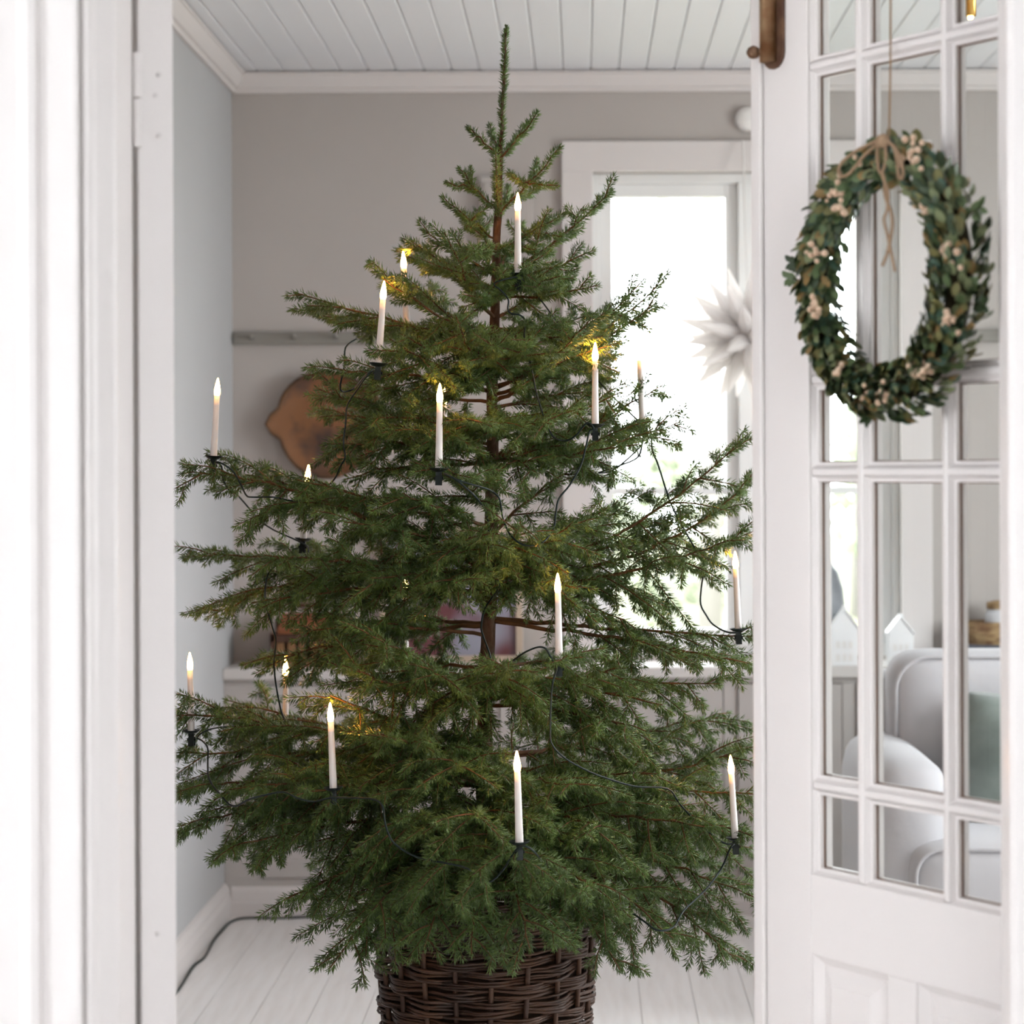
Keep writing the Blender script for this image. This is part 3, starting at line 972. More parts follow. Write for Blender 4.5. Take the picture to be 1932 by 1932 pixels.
# seventh tier
Q_ = dict(lat=1.1, latlen=1.1, bare=0.20, droop=0.38, dens=1250)
branch(1430, T_(292, 1335, 0.0), 0, cmid=T_(560, 1370, 0.0), **Q_)
branch(1430, T_(425, 1320, -0.30), 0.02, **Q_)
branch(1440, T_(310, 1420, -0.14), -0.02, **Q_)
branch(1460, T_(300, 1500, 0.14), -0.06, **Q_)
branch(1480, T_(330, 1570, 0.05), -0.10, **Q_)
branch(1420, T_(622, 1312, 0.32), 0.0, **Q_)
branch(1480, T_(560, 1500, 0.36), -0.06, **Q_)
branch(1470, T_(430, 1490, 0.26), -0.06, **Q_)
branch(1440, T_(730, 1390, 0.42), 0.0, **Q_)
branch(1440, T_(1444, 1400, -0.08), 0.04, cmid=T_(1200, 1500, -0.04), **Q_)
branch(1480, T_(1440, 1500, 0.08), -0.02, **Q_)
branch(1430, T_(1375, 1345, -0.26), 0.02, **Q_)
branch(1500, T_(1420, 1575, 0.22), -0.06, **Q_)
branch(1460, T_(1080, 1480, 0.42), 0.0, **Q_)
branch(1450, T_(860, 1440, 0.46), 0.0, **Q_)
branch(1460, T_(1240, 1460, 0.24), 0.0, **Q_)
branch(1430, T_(1200, 1400, -0.32), 0.0, **Q_)
branch(1440, T_(660, 1420, -0.3), 0.0, **Q_)
# lowest tier, hanging over the basket
K_ = dict(lat=1.15, latlen=1.15, bare=0.22, droop=0.34, dens=1250)
branch(1560, T_(970, 1625, 0.58), -0.06, **K_)
branch(1580, T_(532, 1700, 0.26), -0.08, **K_)
branch(1570, T_(620, 1830, 0.30), -0.20, **K_)
branch(1550, T_(430, 1600, 0.18), -0.10, **K_)
branch(1540, T_(560, 1600, 0.05), -0.06, **K_)
branch(1590, T_(1390, 1812, 0.20), -0.22, **K_)
branch(1570, T_(1415, 1690, 0.12), -0.10, **K_)
branch(1560, T_(1420, 1600, -0.05), -0.06, **K_)
branch(1600, T_(1170, 1830, 0.38), -0.24, **K_)
branch(1600, T_(1270, 1770, 0.34), -0.18, **K_)
branch(1600, T_(800, 1790, 0.42), -0.24, **K_)
branch(1600, T_(1000, 1790, 0.50), -0.22, **K_)
branch(1600, T_(890, 1800, 0.46), -0.22, **K_)
branch(1590, T_(700, 1720, 0.38), -0.12, **K_)
branch(1580, T_(1120, 1680, 0.48), -0.10, **K_)
branch(1570, T_(830, 1640, 0.50), -0.08, **K_)
branch(1540, T_(720, 1560, 0.42), -0.04, **K_)
branch(1540, T_(1150, 1560, 0.42), -0.04, **K_)
branch(1540, T_(1330, 1560, 0.3), -0.06, **K_)
branch(1530, T_(900, 1540, 0.52), -0.02, **K_)
branch(1550, T_(1250, 1600, -0.3), -0.02, **K_)
branch(1550, T_(620, 1590, -0.3), -0.02, **K_)
print('needle triangles', STAT[0])

# ---------------------------------------------------------------- wicker basket
BX, BY = P(917, 1700, 4.0).x, 4.0
bk = thing('wicker_basket', (BX, BY, 0), 'dark brown woven willow basket holding the spruce', 'basket')
BH, RT, RB = 0.545, 0.207, 0.158
def brad(z):
    t = z / BH
    return RB + (RT - RB) * t + 0.010 * math.sin(math.pi * t)
NS = 20
for i in range(NS):
    a = 2 * math.pi * i / NS + 0.1
    pp = [Vector((BX + brad(z) * math.cos(a + 0.02 * math.sin(z * 9 + i)), BY + brad(z) * math.sin(a + 0.02 * math.sin(z * 9 + i)), z)) for z in np.linspace(0.004, BH + 0.01, 9)]
    obj('stake', MB().tube(pp, 0.0052, 6), M['wick2'], bk, smooth=True)
zz = 0.012
row = 0
while zz < BH - 0.012:
    rod = random.uniform(0.0021, 0.0034)
    pp, rl = [], []
    ph = (row // 6) % 2
    dzp = random.uniform(0, 6.28)
    for k in range(NS * 5):
        a = 2 * math.pi * k / (NS * 5) + 0.1
        wv = math.cos((a - 0.1) * NS / 2 + math.pi * ph)
        r = brad(zz) + wv * 0.0080 + random.uniform(-0.0012, 0.0012)
        z = zz + 0.0026 * math.sin(3 * a + dzp) + 0.0014 * math.sin(7 * a + 2 * dzp) + random.uniform(-0.0007, 0.0007)
        pp.append(Vector((BX + r * math.cos(a), BY + r * math.sin(a), z)))
    obj('weaver', MB().tube(pp, rod, 5, closed=True), M['wick'], bk, smooth=True)
    zz += rod * 1.75
    row += 1
for j in range(3):
    pp = []
    for k in range(120):
        a = 2 * math.pi * k / 120
        r = brad(BH) + 0.012 * math.cos(12 * a + j * 2.094)
        pp.append(Vector((BX + r * math.cos(a), BY + r * math.sin(a), BH + 0.010 + 0.008 * math.sin(12 * a + j * 2.094))))
    obj('rim_braid', MB().tube(pp, 0.0075, 6, closed=True), M['wick'], bk, smooth=True)
obj('lining', MB().lathe([(RB - 0.022, 0.006), (brad(0.25) - 0.020, 0.25), (brad(0.42) - 0.02, 0.42), (0.02, 0.43)], (BX, BY, 0), 24), M['soil'], bk)

# ---------------------------------------------------------------- candles on the tree
CAN = [
    (977, 519, 977, 370, 0.17, 'white electric candle standing highest on the spruce, just right of the trunk'),
    (768, 622, 760, 465, -0.02, 'white electric candle on the upper left branches, second highest and partly behind needles'),
    (714, 688, 725, 530, 0.24, 'white electric candle leaning right on the upper left branch beside the orange-lit tip'),
    (403, 863, 411, 718, 0.02, 'white electric candle on the outermost left branch tip, left of the wooden bowl'),
    (572, 1018, 582, 883, -0.20, 'white electric candle almost hidden by needles just below the wooden bowl'),
    (828, 886, 830, 725, 0.34, 'white electric candle in the middle of the spruce, just left of the bare trunk'),
    (1123, 803, 1123, 650, 0.20, 'white electric candle at the left edge of the bright window'),
    (1212, 795, 1205, 650, -0.02, 'thin white electric candle against the bright window glass, beside the twig tip'),
    (1393, 1188, 1387, 1045, -0.02, 'white electric candle leaning left at the far right branch tip, next to the door edge'),
    (1055, 1246, 1052, 1082, 0.38, 'white electric candle right of the trunk at half height, above the cabinet top'),
    (361, 1380, 358, 1232, 0.0, 'leftmost white electric candle, on the low branch beside the left doorpost'),
    (539, 1384, 539, 1253, -0.22, 'white electric candle in front of the pale cabinet, half sunk in the low left spray'),
    (629, 1488, 623, 1333, 0.34, 'white electric candle leaning left on the low left front branch'),
    (980, 1590, 975, 1418, 0.56, 'largest white electric candle, low in front above the basket'),
    (1387, 1582, 1378, 1425, 0.22, 'white electric candle at the lower right, leaning left beside the door edge'),
    (765, 1225, 765, 1082, -0.30, 'electric candle buried deep in branches left of the trunk, only a glint showing'),
    (838, 870, 838, 735, -0.30, 'electric candle mostly hidden behind the candle just left of the bare trunk'),
]
for (bx, by, tx, ty, dz, lab) in CAN:
    Y = TY - dz
    b = P(bx, by, Y)
    t = P(tx, ty, Y)
    ax = (t - b).normalized()
    CL = 0.148
    C = thing('tree_candle', b - ax * 0.027, lab, 'candle', 'electric candles clipped to the spruce')
    q = Vector((0, 0, 1)).rotation_difference(ax)
    # tube in local upright coordinates, rotated, so that Generated z runs along it
    mt = mesh_of('candle_tube', MB().lathe([(0.0066, 0), (0.0066, 0.002), (0.0050, CL * 0.775), (0.0046, CL * 0.78)], n=14), M['tube'], True)
    shared('candle_tube', mt, b, C, rot=q)
    mf = mesh_of('flame', MB().lathe([(0.0042, 0), (0.0056, 0.006), (0.0054, 0.013), (0.0034, 0.023), (0.0014, 0.0315), (0.0004, 0.0335)], n=8), M['flame'], True)
    shared('flame', mf, b + ax * CL * 0.775, C, rot=q)
    md = mesh_of('drip_dish', MB().lathe([(0.004, -0.004), (0.010, -0.003), (0.0165, 0.0018), (0.0170, 0.0030), (0.0155, 0.0024), (0.009, -0.0008), (0.007, 0.0)], n=18), M['clip'], True)
    shared('drip_dish', md, b, C, rot=q)
    mc = MB().box(-0.0050, 0.0050, -0.005, 0.005, -0.011, -0.003).obox((-0.0055, -0.009, -0.027), (0.011, 0, 0), (0, 0.003, 0), (0, 0.004, 0.017))
    mc.obox((-0.0055, 0.006, -0.027), (0.011, 0, 0), (0, 0.003, 0), (0, -0.004, 0.017)).tube([(-0.008, 0, -0.015), (0.008, 0, -0.015)], 0.0026, 8)
    shared('spring_clip', mesh_of('spring_clip', mc, M['clip']), b, C, rot=q @ Vector((0, 0, 1)).rotation_difference(Vector((0, 0, 1))))

# ---------------------------------------------------------------- cable of the light string
def chain(pts, n=4):
    """Catmull-Rom through points"""
    out = []
    m = len(pts)
    for i in range(m - 1):
        p0, p1, p2, p3 = pts[max(i - 1, 0)], pts[i], pts[i + 1], pts[min(i + 2, m - 1)]
        for k in range(n):
            t = k / n
            out.append(0.5 * ((2 * p1) + (p2 - p0) * t + (2 * p0 - 5 * p1 + 4 * p2 - p3) * t * t + (3 * p1 - p0 - 3 * p2 + p3) * t ** 3))
    out.append(pts[-1])
    return out
CB = [(672, 640, -.02), (652, 656, .06), (650, 690, .12), (642, 735, .14), (665, 735, .1), (690, 708, .27), (705, 698, .29), (690, 712, .27), (672, 738, .22), (655, 765, .2), (652, 800, .2), (648, 835, .2), (651, 862, .2), (642, 880, .18), (630, 905, .1),
      (600, 930, -.05), (560, 945, .1), (515, 938, .14), (478, 938, .12), (465, 935, .1), (455, 915, .08), (440, 890, .06), (420, 875, .05), (408, 872, .04), (418, 880, .02), (421, 905, .0), (435, 928, -.02), (450, 936, -.05),
      (500, 990, -.2), (565, 1022, -.18), (582, 1035, -.14), (572, 1062, -.1), (556, 1078, -.05), (541, 1068, .0), (545, 1058, .0), (520, 1068, -.04), (505, 1085, -.06), (500, 1120, -.02), (503, 1145, .06), (514, 1185, .06), (520, 1205, .05), (518, 1235, .04), (517, 1260, .02), (522, 1300, 0), (530, 1340, -.05), (540, 1384, -.15),
      (460, 1370, -.1), (400, 1375, .02), (372, 1390, .06), (382, 1398, .07), (392, 1412, .1), (392, 1445, .14), (395, 1470, .18), (412, 1495, .22), (440, 1521, .28), (470, 1508, .34), (500, 1500, .38), (535, 1494, .40), (560, 1505, .40), (590, 1512, .40), (625, 1505, .38), (660, 1505, .42), (705, 1508, .45), (722, 1522, .47), (728, 1558, .48), (745, 1592, .48),
      (790, 1618, .50), (850, 1630, .52), (885, 1640, .53), (920, 1665, .52), (950, 1640, .52), (975, 1602, .57), (1000, 1600, .60), (1040, 1640, .44), (1120, 1690, .36), (1180, 1715, .38), (1215, 1738, .42), (1240, 1755, .44), (1270, 1750, .42), (1290, 1718, .38), (1330, 1680, .28), (1360, 1640, .20), (1378, 1600, .24), (1385, 1592, .23), (1365, 1590, .24), (1320, 1556, .24), (1282, 1516, .24), (1260, 1488, .26), (1200, 1484, .30), (1150, 1470, .33), (1110, 1455, .36), (1065, 1430, .39), (1042, 1405, .40), (1038, 1380, .40), (1041, 1300, .40), (1050, 1262, .40),
      (1045, 1250, .42), (1038, 1238, .43), (1030, 1224, .44), (1015, 1221, .43), (990, 1231, .40), (960, 1250, .3), (930, 1258, .25), (924, 1235, .2), (910, 1195, .16), (908, 1180, .16), (914, 1150, .16), (930, 1125, .18), (942, 1106, .2), (934, 1080, .22), (926, 1030, .25), (921, 985, .28), (915, 962, .32), (895, 935, .38), (860, 905, .4), (838, 893, .38), (870, 908, .38), (905, 918, .36), (925, 925, .34), (942, 940, .33), (947, 970, .32), (953, 990, .32), (965, 1012, .33), (985, 1027, .34), (1010, 1030, .34), (1030, 1018, .33), (1045, 995, .30), (1049, 965, .28), (1055, 940, .27), (1075, 915, .26), (1095, 880, .25), (1105, 845, .24), (1112, 815, .22),
      (1120, 808, .22), (1110, 798, .22), (1100, 805, .22), (1088, 820, .22), (1070, 831, .2), (1050, 828, .2), (1038, 815, .2), (1022, 775, .2), (1012, 740, .2), (1006, 710, .2), (998, 675, .2), (990, 650, .2), (990, 620, .2), (992, 605, .2), (980, 594, .2), (965, 592, .2), (958, 583, .2), (959, 565, .2), (945, 548, .2), (932, 535, .2), (960, 525, .2), (978, 524, .18), (1000, 540, .1), (1060, 620, -.05), (1130, 720, -.1), (1200, 790, -.02), (1214, 802, -.02), (1212, 830, -.02), (1204, 862, -.02), (1170, 878, -.04), (1130, 892, -.05), (1160, 885, -.1), (1210, 840, -.06), (1222, 802, -.03), (1228, 820, -.02), (1231, 850, 0), (1240, 872, .0), (1246, 890, .0), (1270, 960, .0), (1320, 1050, -.02), (1328, 1070, -.02), (1323, 1110, -.02), (1322, 1140, -.02), (1332, 1160, -.03), (1345, 1178, -.04), (1370, 1192, -.02), (1392, 1194, -.02)]
cp = chain([P(a, b, TY - c) for a, b, c in CB], 4)
obj('light_string_cable', MB().tube(cp, 0.0017, 6), M['cable'], smooth=True, label='thin dark green cable of the candle lights winding through the spruce', cat='cable')

# extension cord on the floor by the left wall
pe = [Vector((XL + dx_, y_, 0.0035)) for dx_, y_ in ((0.10, 4.55), (0.055, 4.80), (0.085, 4.90), (0.075, 4.99), (0.04, 4.97), (0.026, 5.12), (0.034, 5.3), (0.026, 5.55), (0.036, 5.66), (0.026, 5.85), (0.027, 6.0), (0.034, 6.11), (0.07, 6.155), (0.16, 6.150), (0.26, 6.168), (0.40, 6.168), (0.8, 6.170), (1.1, 6.168))]
obj('extension_cord', MB().tube(chain(pe, 5), 0.0034, 6), M['cable'], smooth=True, label='dark green cord lying on the floor along the left baseboard and cabinet foot', cat='cord')

# ---------------------------------------------------------------- wreath on the door
F2, N2 = Vector((0.2361, 2.915)), Vector((-0.806, -0.592))
def px_door(x, y, k):
    """point seen at that pixel on the plane k in front of the door leaf"""
    q = P(x, y, 1.0)
    Y = (k + F2.dot(N2)) / Vector((q.x, 1.0)).dot(N2)
    return P(x, y, Y)
wc = px_door(1674, 524, 0.034)
d3, n3, up = Vector((0.592, -0.806, 0)), Vector((-0.806, -0.592, 0)), Vector((0, 0, 1))
RM = 0.145
def ring_pt(a, rm=RM):
    return wc + (d3 * math.cos(a) * 0.86 + up * math.sin(a)) * rm
wr = thing('wreath', wc - up * 0.19, 'boxwood wreath with cream berries hanging on the glazed door', 'wreath')
def minor(a):
    return 0.025 + 0.011 * (1 - math.sin(a)) / 2 * (0.6 + 0.4 * math.cos(a - 0.6)) + 0.002 * math.cos(a)
obj('core', MB().tube([ring_pt(2 * math.pi * k / 60) for k in range(60)], [minor(2 * math.pi * k / 60) * 0.48 for k in range(60)], 8, closed=True), M['stalk'], wr, smooth=True)
def leaf_mesh(L, W, fold, curl):
    sec = [(0, 0.12), (0.25, 0.75), (0.55, 1.0), (0.8, 0.72), (1.0, 0.06)]
    v, f = [], []
    for s, w in sec:
        x = s * L
        zc = curl * L * (s - s * s) * 1.2
        v += [(x, -W * w, zc + fold * W * w), (x, 0, zc), (x, W * w, zc + fold * W * w)]
    n = len(v)
    v += [(a, b, c - 0.0007) for a, b, c in v]
    for i in range(4):
        for k in range(2):
            a = i * 3 + k
            f.append((a, a + 3, a + 4, a + 1))
            f.append((n + a, n + a + 1, n + a + 4, n + a + 3))
    return MB().add(v, f)
lm = []
for mi, lmtl in enumerate(LEAF):
    for var in range(2):
        lm.append(mesh_of('box_leaf', leaf_mesh(0.0205 + 0.003 * var, 0.0058 + 0.0008 * (var + mi % 2), 0.28, 0.12 - 0.3 * var), lmtl, True))
weights = [5, 6, 3, 4, 2, 4]
def leaf_pose(a, b, out=None):
    tang = (-d3 * math.sin(a) + up * math.cos(a))
    if a % (2 * math.pi) < math.pi / 2 or a % (2 * math.pi) > 3 * math.pi / 2:
        pass
    rad = d3 * math.cos(a) + up * math.sin(a)
    outv = rad * math.cos(b) + n3 * math.sin(b)
    m = minor(a)
    p = ring_pt(a) + outv * m * random.uniform(0.60, 1.0)
    dirn = -1 if True else 1
    fl_ = random.uniform(0.25, 0.95)
    xd = (tang * (1 if (a % (2 * math.pi)) > math.pi / 2 and (a % (2 * math.pi)) < 3 * math.pi / 2 else 1) + outv * fl_ + Vector((random.gauss(0, .25), random.gauss(0, .25), random.gauss(0, .25)))).normalized()
    zd = (outv - xd * outv.dot(xd) + Vector((random.gauss(0, .25), random.gauss(0, .25), random.gauss(0, .25))))
    zd = (zd - xd * zd.dot(xd)).normalized()
    yd = zd.cross(xd)
    q = Matrix((xd, yd, zd)).transposed().to_quaternion()
    return p, q
for i in range(300):
    a = random.uniform(0, 2 * math.pi)
    b = random.uniform(-0.35, math.pi + 0.35)
    p, q = leaf_pose(a, b)
    k = random.choices(range(6), weights)[0]
    if math.cos(a) > 0.2 and random.random() < 0.3:
        k = random.choice([3, 4, 5])
    shared('leaf', lm[k * 2 + random.randint(0, 1)], p, wr, rot=q, scale=(random.uniform(0.8, 1.2),) * 3)
# the smaller leaves beneath, too many to pick apart
for k in range(6):
    mb = MB()
    src = leaf_mesh(0.019, 0.0055, 0.25, 0.1)
    for i in range(int(weights[k] * 62)):
        p, q = leaf_pose(random.uniform(0, 2 * math.pi), random.uniform(-0.6, math.pi + 0.6))
        mb.add([p + q @ Vector(v) for v in src.v], src.f)
    obj('small_leaves', mb, LEAF[k], wr, smooth=True, kind='stuff')
# sprigs that stick out
for (a, ln) in ((math.radians(178), 0.035), (math.radians(172), 0.028), (math.radians(260), 0.02), (math.radians(20), 0.03), (math.radians(345), 0.03)):
    rad = d3 * math.cos(a) + up * math.sin(a)
    p0 = ring_pt(a) + rad * 0.018 + n3 * 0.005
    p1 = p0 + rad * ln + up * 0.006
    sg = obj('sprig', MB().tube([p0, (p0 + p1) / 2 + n3 * 0.003, p1], [0.0013, 0.001, 0.0006], 5), M['stalk'], wr)
    mb = MB()
    src = leaf_mesh(0.015, 0.0042, 0.25, 0.1)
    for j in range(6):
        t = 0.45 + 0.55 * j / 5
        p = p0.lerp(p1, t)
        xd = (rad + (up if j % 2 else -up) * 0.8 + n3 * random.uniform(-.3, .6)).normalized()
        zd = (n3 - xd * n3.dot(xd)).normalized()
        q = Matrix((xd, zd.cross(xd), zd)).transposed().to_quaternion()
        mb.add([p + q @ Vector(v) for v in src.v], src.f)
    obj('sprig_leaves', mb, LEAF[random.choice([0, 1, 3])], sg, smooth=True, kind='stuff')
# berries
def px_on_wreath(x, y, k=0.045):
    return px_door(x, y, k + 0.016)
CL_ = [(1575, 365, 9), (1585, 385, 8), (1527, 465, 6), (1545, 485, 7), (1535, 575, 8), (1545, 590, 5), (1722, 280, 6), (1728, 298, 6), (1712, 305, 4), (1630, 312, 3), (1755, 385, 5), (1750, 400, 4), (1785, 470, 6), (1800, 500, 4),
       (1795, 605, 6), (1785, 615, 4), (1730, 700, 8), (1745, 708, 9), (1715, 690, 5), (1588, 702, 4), (1640, 732, 4), (1668, 735, 5), (1660, 757, 4)]
bmesh_ = mesh_of('berry', MB().lathe([(0.0005, -0.0042), (0.0028, -0.0032), (0.0042, 0), (0.0030, 0.0030), (0.0005, 0.0042)], n=8), M['berry'], True)
for (x, y, n) in CL_:
    c = px_on_wreath(x, y)
    for j in range(n):
        off = d3 * random.gauss(0, 0.0075) + up * random.gauss(0, 0.0075) + n3 * random.uniform(-0.004, 0.006)
        sc = random.uniform(0.75, 1.15)
        shared('berry', bmesh_, c + off, wr, scale=(sc, sc, sc))
# twine bow and hanging cord
bow = []
bow.append([(1660, 262), (1645, 270), (1615, 285), (1590, 305), (1582, 322), (1590, 333), (1605, 325), (1625, 300), (1645, 280), (1662, 265)])
bow.append([(1662, 262), (1655, 285), (1658, 320), (1668, 335), (1670, 370), (1680, 395), (1684, 420), (1680, 450), (1675, 475), (1665, 502)])
bow.append([(1668, 262), (1672, 300), (1665, 330), (1675, 360), (1674, 395), (1668, 415), (1675, 445), (1682, 480), (1689, 512)])
bow.append([(1666, 262), (1685, 275), (1692, 300), (1695, 330), (1700, 338), (1704, 325), (1698, 295), (1685, 275), (1668, 266)])
bw_ = obj('bow_knot', MB().lathe([(0.001, -0.009), (0.008, -0.006), (0.009, 0), (0.008, 0.006), (0.001, 0.009)], px_door(1666, 266, 0.068), 10), M['twine'], wr, smooth=True, label='jute twine knot')
for b in bow:
    obj('twine_loop', MB().tube(chain([px_door(x, y, 0.070) for x, y in b], 5), 0.0021, 6), M['twine'], bw_, smooth=True)
hang = [px_door(1676, 262, 0.055), px_door(1678, 235, 0.03), px_door(1680, 120, 0.006), px_door(1682, -120, 0.006)]
hang[-1].z = 2.052
hang.append(hang[-1] + Vector((0.03, 0.025, 0.007)))
obj('hanging_twine', MB().tube(hang, 0.0014, 6), M['twine'], wr, smooth=True)

# ---------------------------------------------------------------- back wall: peg rail, bowl, panel, round box
def peg_rail(x0, x1, z0, z1, label):
    t = thing('peg_rail', ((x0 + x1) / 2, YB - 0.009, z0), label, 'peg rail')
    obj('board', MB().box(x0, x1, YB - 0.018, YB, z0, z1), M['rail'], t, bevel=0.003)
    n = max(1, int((x1 - x0) / 0.125))
    for i in range(n):
        x = x0 + 0.06 + i * 0.125
        if x < x1 - 0.02:
            obj('peg', MB().tube([(x, YB - 0.018, (z0 + z1) / 2), (x, YB - 0.06, (z0 + z1) / 2 + 0.008)], [0.006, 0.007], 8), M['rail'], t, smooth=True)
zt_, zb_ = P(440, 627, YB).z, P(440, 651, YB).z
peg_rail(XL + 0.003, WB[0] - 0.12, zb_, zt_, 'greige peg rail on the wall left of the window, above the wooden bowl')
peg_rail(1.08, 2.6, zb_, zt_, 'greige peg rail on the wall right of the window, seen through the door glass')

# wooden bowl hung on the wall
bc = P(622, 800, YB - 0.05)
bs = YB / FPX
bowl = thing('wooden_bowl', (bc.x, YB - 0.05, bc.z - 0.16), 'old round brown wooden trough with a stubby handle hanging on the back wall', 'bowl')
mb = MB()
nb_ = 40
def bowl_r(a):
    r = 0.160 + 0.006 * math.sin(3 * a + 1)
    da = (a - math.pi + math.pi) % (2 * math.pi) - math.pi
    for c0 in (math.pi, 0.0):
        e = abs((a - c0 + math.pi) % (2 * math.pi) - math.pi)
        if e < 0.27:
            r += 0.036 * (1 - (e / 0.27) ** 2) ** 1.3
    return r
prof = [(0.0, -0.012), (0.03, -0.022), (0.25, -0.022), (0.48, -0.0225), (0.66, -0.024), (0.83, -0.030), (0.93, -0.042), (0.985, -0.048), (1.0, -0.044), (0.95, -0.020), (0.80, 0.0), (0.0, 0.0)]
v, f = [], []
for (s, k) in prof[1:-1]:
    for i in range(nb_):
        a = 2 * math.pi * i / nb_
        r = bowl_r(a) * s if s > 0.85 else 0.162 * s
        v.append((bc.x + r * math.cos(a), YB - 0.002 + k, bc.z + r * math.sin(a) * 0.98))
m_ = len(prof) - 2
for j in range(m_ - 1):
    for i in range(nb_):
        i2 = (i + 1) % nb_
        f.append((j * nb_ + i, j * nb_ + i2, (j + 1) * nb_ + i2, (j + 1) * nb_ + i))
f.append(tuple(range(nb_)))
f.append(tuple(range((m_ - 1) * nb_, m_ * nb_))[::-1])
obj('bowl_body', mb.add(v, f), M['wood'], bowl, smooth=True)
mb = MB()
obj('rim', MB().tube([(bc.x + 0.986 * bowl_r(2 * math.pi * i / nb_) * math.cos(2 * math.pi * i / nb_), YB - 0.0475, bc.z + 0.966 * bowl_r(2 * math.pi * i / nb_) * math.sin(2 * math.pi * i / nb_)) for i in range(nb_)], 0.006, 6, closed=True), M['wood2'], bowl, smooth=True)

# shallow white wall cupboard behind the tree top
x0, x1 = P(906, 400, YB).x, P(1006, 400, YB).x
z1_, z0_ = P(950, 335, YB).z, P(950, 470, YB).z
bxp = thing('wall_box', ((x0 + x1) / 2, YB, z0_), 'shallow pale greige wall box behind the spruce top', 'wall box')
obj('casing', MB().box(x0, x1, YB - 0.035, YB, z0_, z1_), M['wall'], bxp, bevel=0.004)
obj('lid', MB().box(x0 + 0.012, x1 - 0.012, YB - 0.041, YB - 0.035, z0_ + 0.03, z1_ - 0.02), M['wall'], bxp, bevel=0.002)

rc = P(1409, 226, YB)
obj('round_wall_cap', MB().lathe([(0.037, 0), (0.037, 0.012), (0.032, 0.024), (0.015, 0.030), (0.002, 0.031)], (rc.x, YB, rc.z), 28, axis=(0, -1, 0)), M['plastic'], smooth=True,
    label='round white cap on the wall above the window', cat='wall cap')

# paper star in the window
sc_ = P(1412, 634, 6.18)
star = thing('paper_star', sc_, 'white paper star with many long points hanging in the window', 'star')
obj('core', MB().lathe([(0.065 * math.cos(a), 0.065 * math.sin(a)) for a in np.linspace(-1.5, 1.5, 9)], sc_, 16), M['paper'], star, smooth=True)
spk = MB()
nn = 8
v = [(0.030 * math.cos(2 * math.pi * k / nn), 0.030 * math.sin(2 * math.pi * k / nn), 0.02) for k in range(nn)]
v += [(0.026 * math.cos(2 * math.pi * k / nn), 0.026 * math.sin(2 * math.pi * k / nn), 0.12) for k in range(nn)]
v += [(0.002 * math.cos(2 * math.pi * k / nn), 0.002 * math.sin(2 * math.pi * k / nn), 0.215) for k in range(nn)]
f = [tuple(range(nn))[::-1], tuple(range(2 * nn, 3 * nn))]
for j in range(2):
    for k in range(nn):
        k2 = (k + 1) % nn
        f.append((j * nn + k, j * nn + k2, (j + 1) * nn + k2, (j + 1) * nn + k))
sm = mesh_of('star_point', spk.add(v, f), M['paper'])
ga = math.pi * (3 - math.sqrt(5))
NSP = 46
for i in range(NSP):
    z = 1 - 2 * (i + 0.5) / NSP
    r = math.sqrt(1 - z * z)
    dv = Vector((r * math.cos(ga * i), r * math.sin(ga * i) * 0.8, z)).normalized()
    if dv.y > 0.75:
        continue
    shared('star_point', sm, sc_, star, rot=Vector((0, 0, 1)).rotation_difference(dv), scale=(0.82, 0.82, random.uniform(0.86, 1.05)))
top = P(1402, 265, 6.33)
obj('cord', MB().tube([sc_ + Vector((0, 0, 0.05)), Vector((sc_.x - 0.006, 6.2, sc_.z + 0.3)), top], 0.0028, 6), M['plastic'], star)

# framed picture leaning on the cabinet top behind the tree
x0, x1 = P(716, 1200, 6.32).x, P(986, 1200, 6.32).x
zt2 = P(800, 995, 6.32).z
pf = thing('framed_picture', ((x0 + x1) / 2, 6.30, CT), 'picture with pale wooden frame standing on the cabinet behind the trunk', 'picture')
mb = MB()
fw = 0.02
for (a, b, c, e) in ((x0, x0 + fw, CT, zt2), (x1 - fw, x1, CT, zt2), (x0 + fw, x1 - fw, zt2 - fw, zt2), (x0 + fw, x1 - fw, CT, CT + fw)):
    obj('frame_bar', MB().box(a, b, 6.33, 6.355, c, e), M['frame'], pf, bevel=0.002)
obj('print', MB().box(x0 + fw, x1 - fw, 6.342, 6.35, CT + fw, zt2 - fw), M['art'], pf)

# brown wooden box with slats on the cabinet, left
x0, x1 = P(516, 1230, 6.28).x, P(665, 1230, 6.28).x
zt2 = P(600, 1172, 6.28).z
wb = thing('wooden_toolbox', ((x0 + x1) / 2, 6.28, CT), 'small brown wooden crate with slatted front on the cabinet, left of the framed picture', 'crate')
y0, y1 = 6.21, 6.34
obj('base', MB().box(x0 - 0.012, x1 + 0.012, y0 - 0.008, y1, CT, CT + 0.018), M['crate'], wb, bevel=0.002)
obj('back_board', MB().box(x0, x1, y1 - 0.012, y1, CT + 0.018, zt2), M['crate_d'], wb)
obj('side_board', MB().box(x0, x0 + 0.012, y0, y1 - 0.012, CT + 0.018, zt2 - 0.03), M['crate_d'], wb)
obj('side_board', MB().box(x1 - 0.012, x1, y0, y1 - 0.012, CT + 0.018, zt2 - 0.03), M['crate_d'], wb)
for k in range(6):
    xx = x0 + 0.018 + k * (x1 - x0 - 0.036) / 6
    obj('slat', MB().box(xx, xx + 0.022, y0 + 0.004, y0 + 0.014, CT + 0.018, CT + 0.070), M['crate'], wb, bevel=0.002)
obj('rail', MB().box(x0, x1, y0, y0 + 0.014, CT + 0.070, CT + 0.094), M['crate_d'], wb, bevel=0.002)
obj('lid_board', MB().obox((x0 + 0.02, y0 + 0.01, CT + 0.094), (x1 - x0 - 0.04, 0, 0), (0, 0.10, 0.045), (0, -0.004, 0.012)), M['redwood'], wb, bevel=0.002)
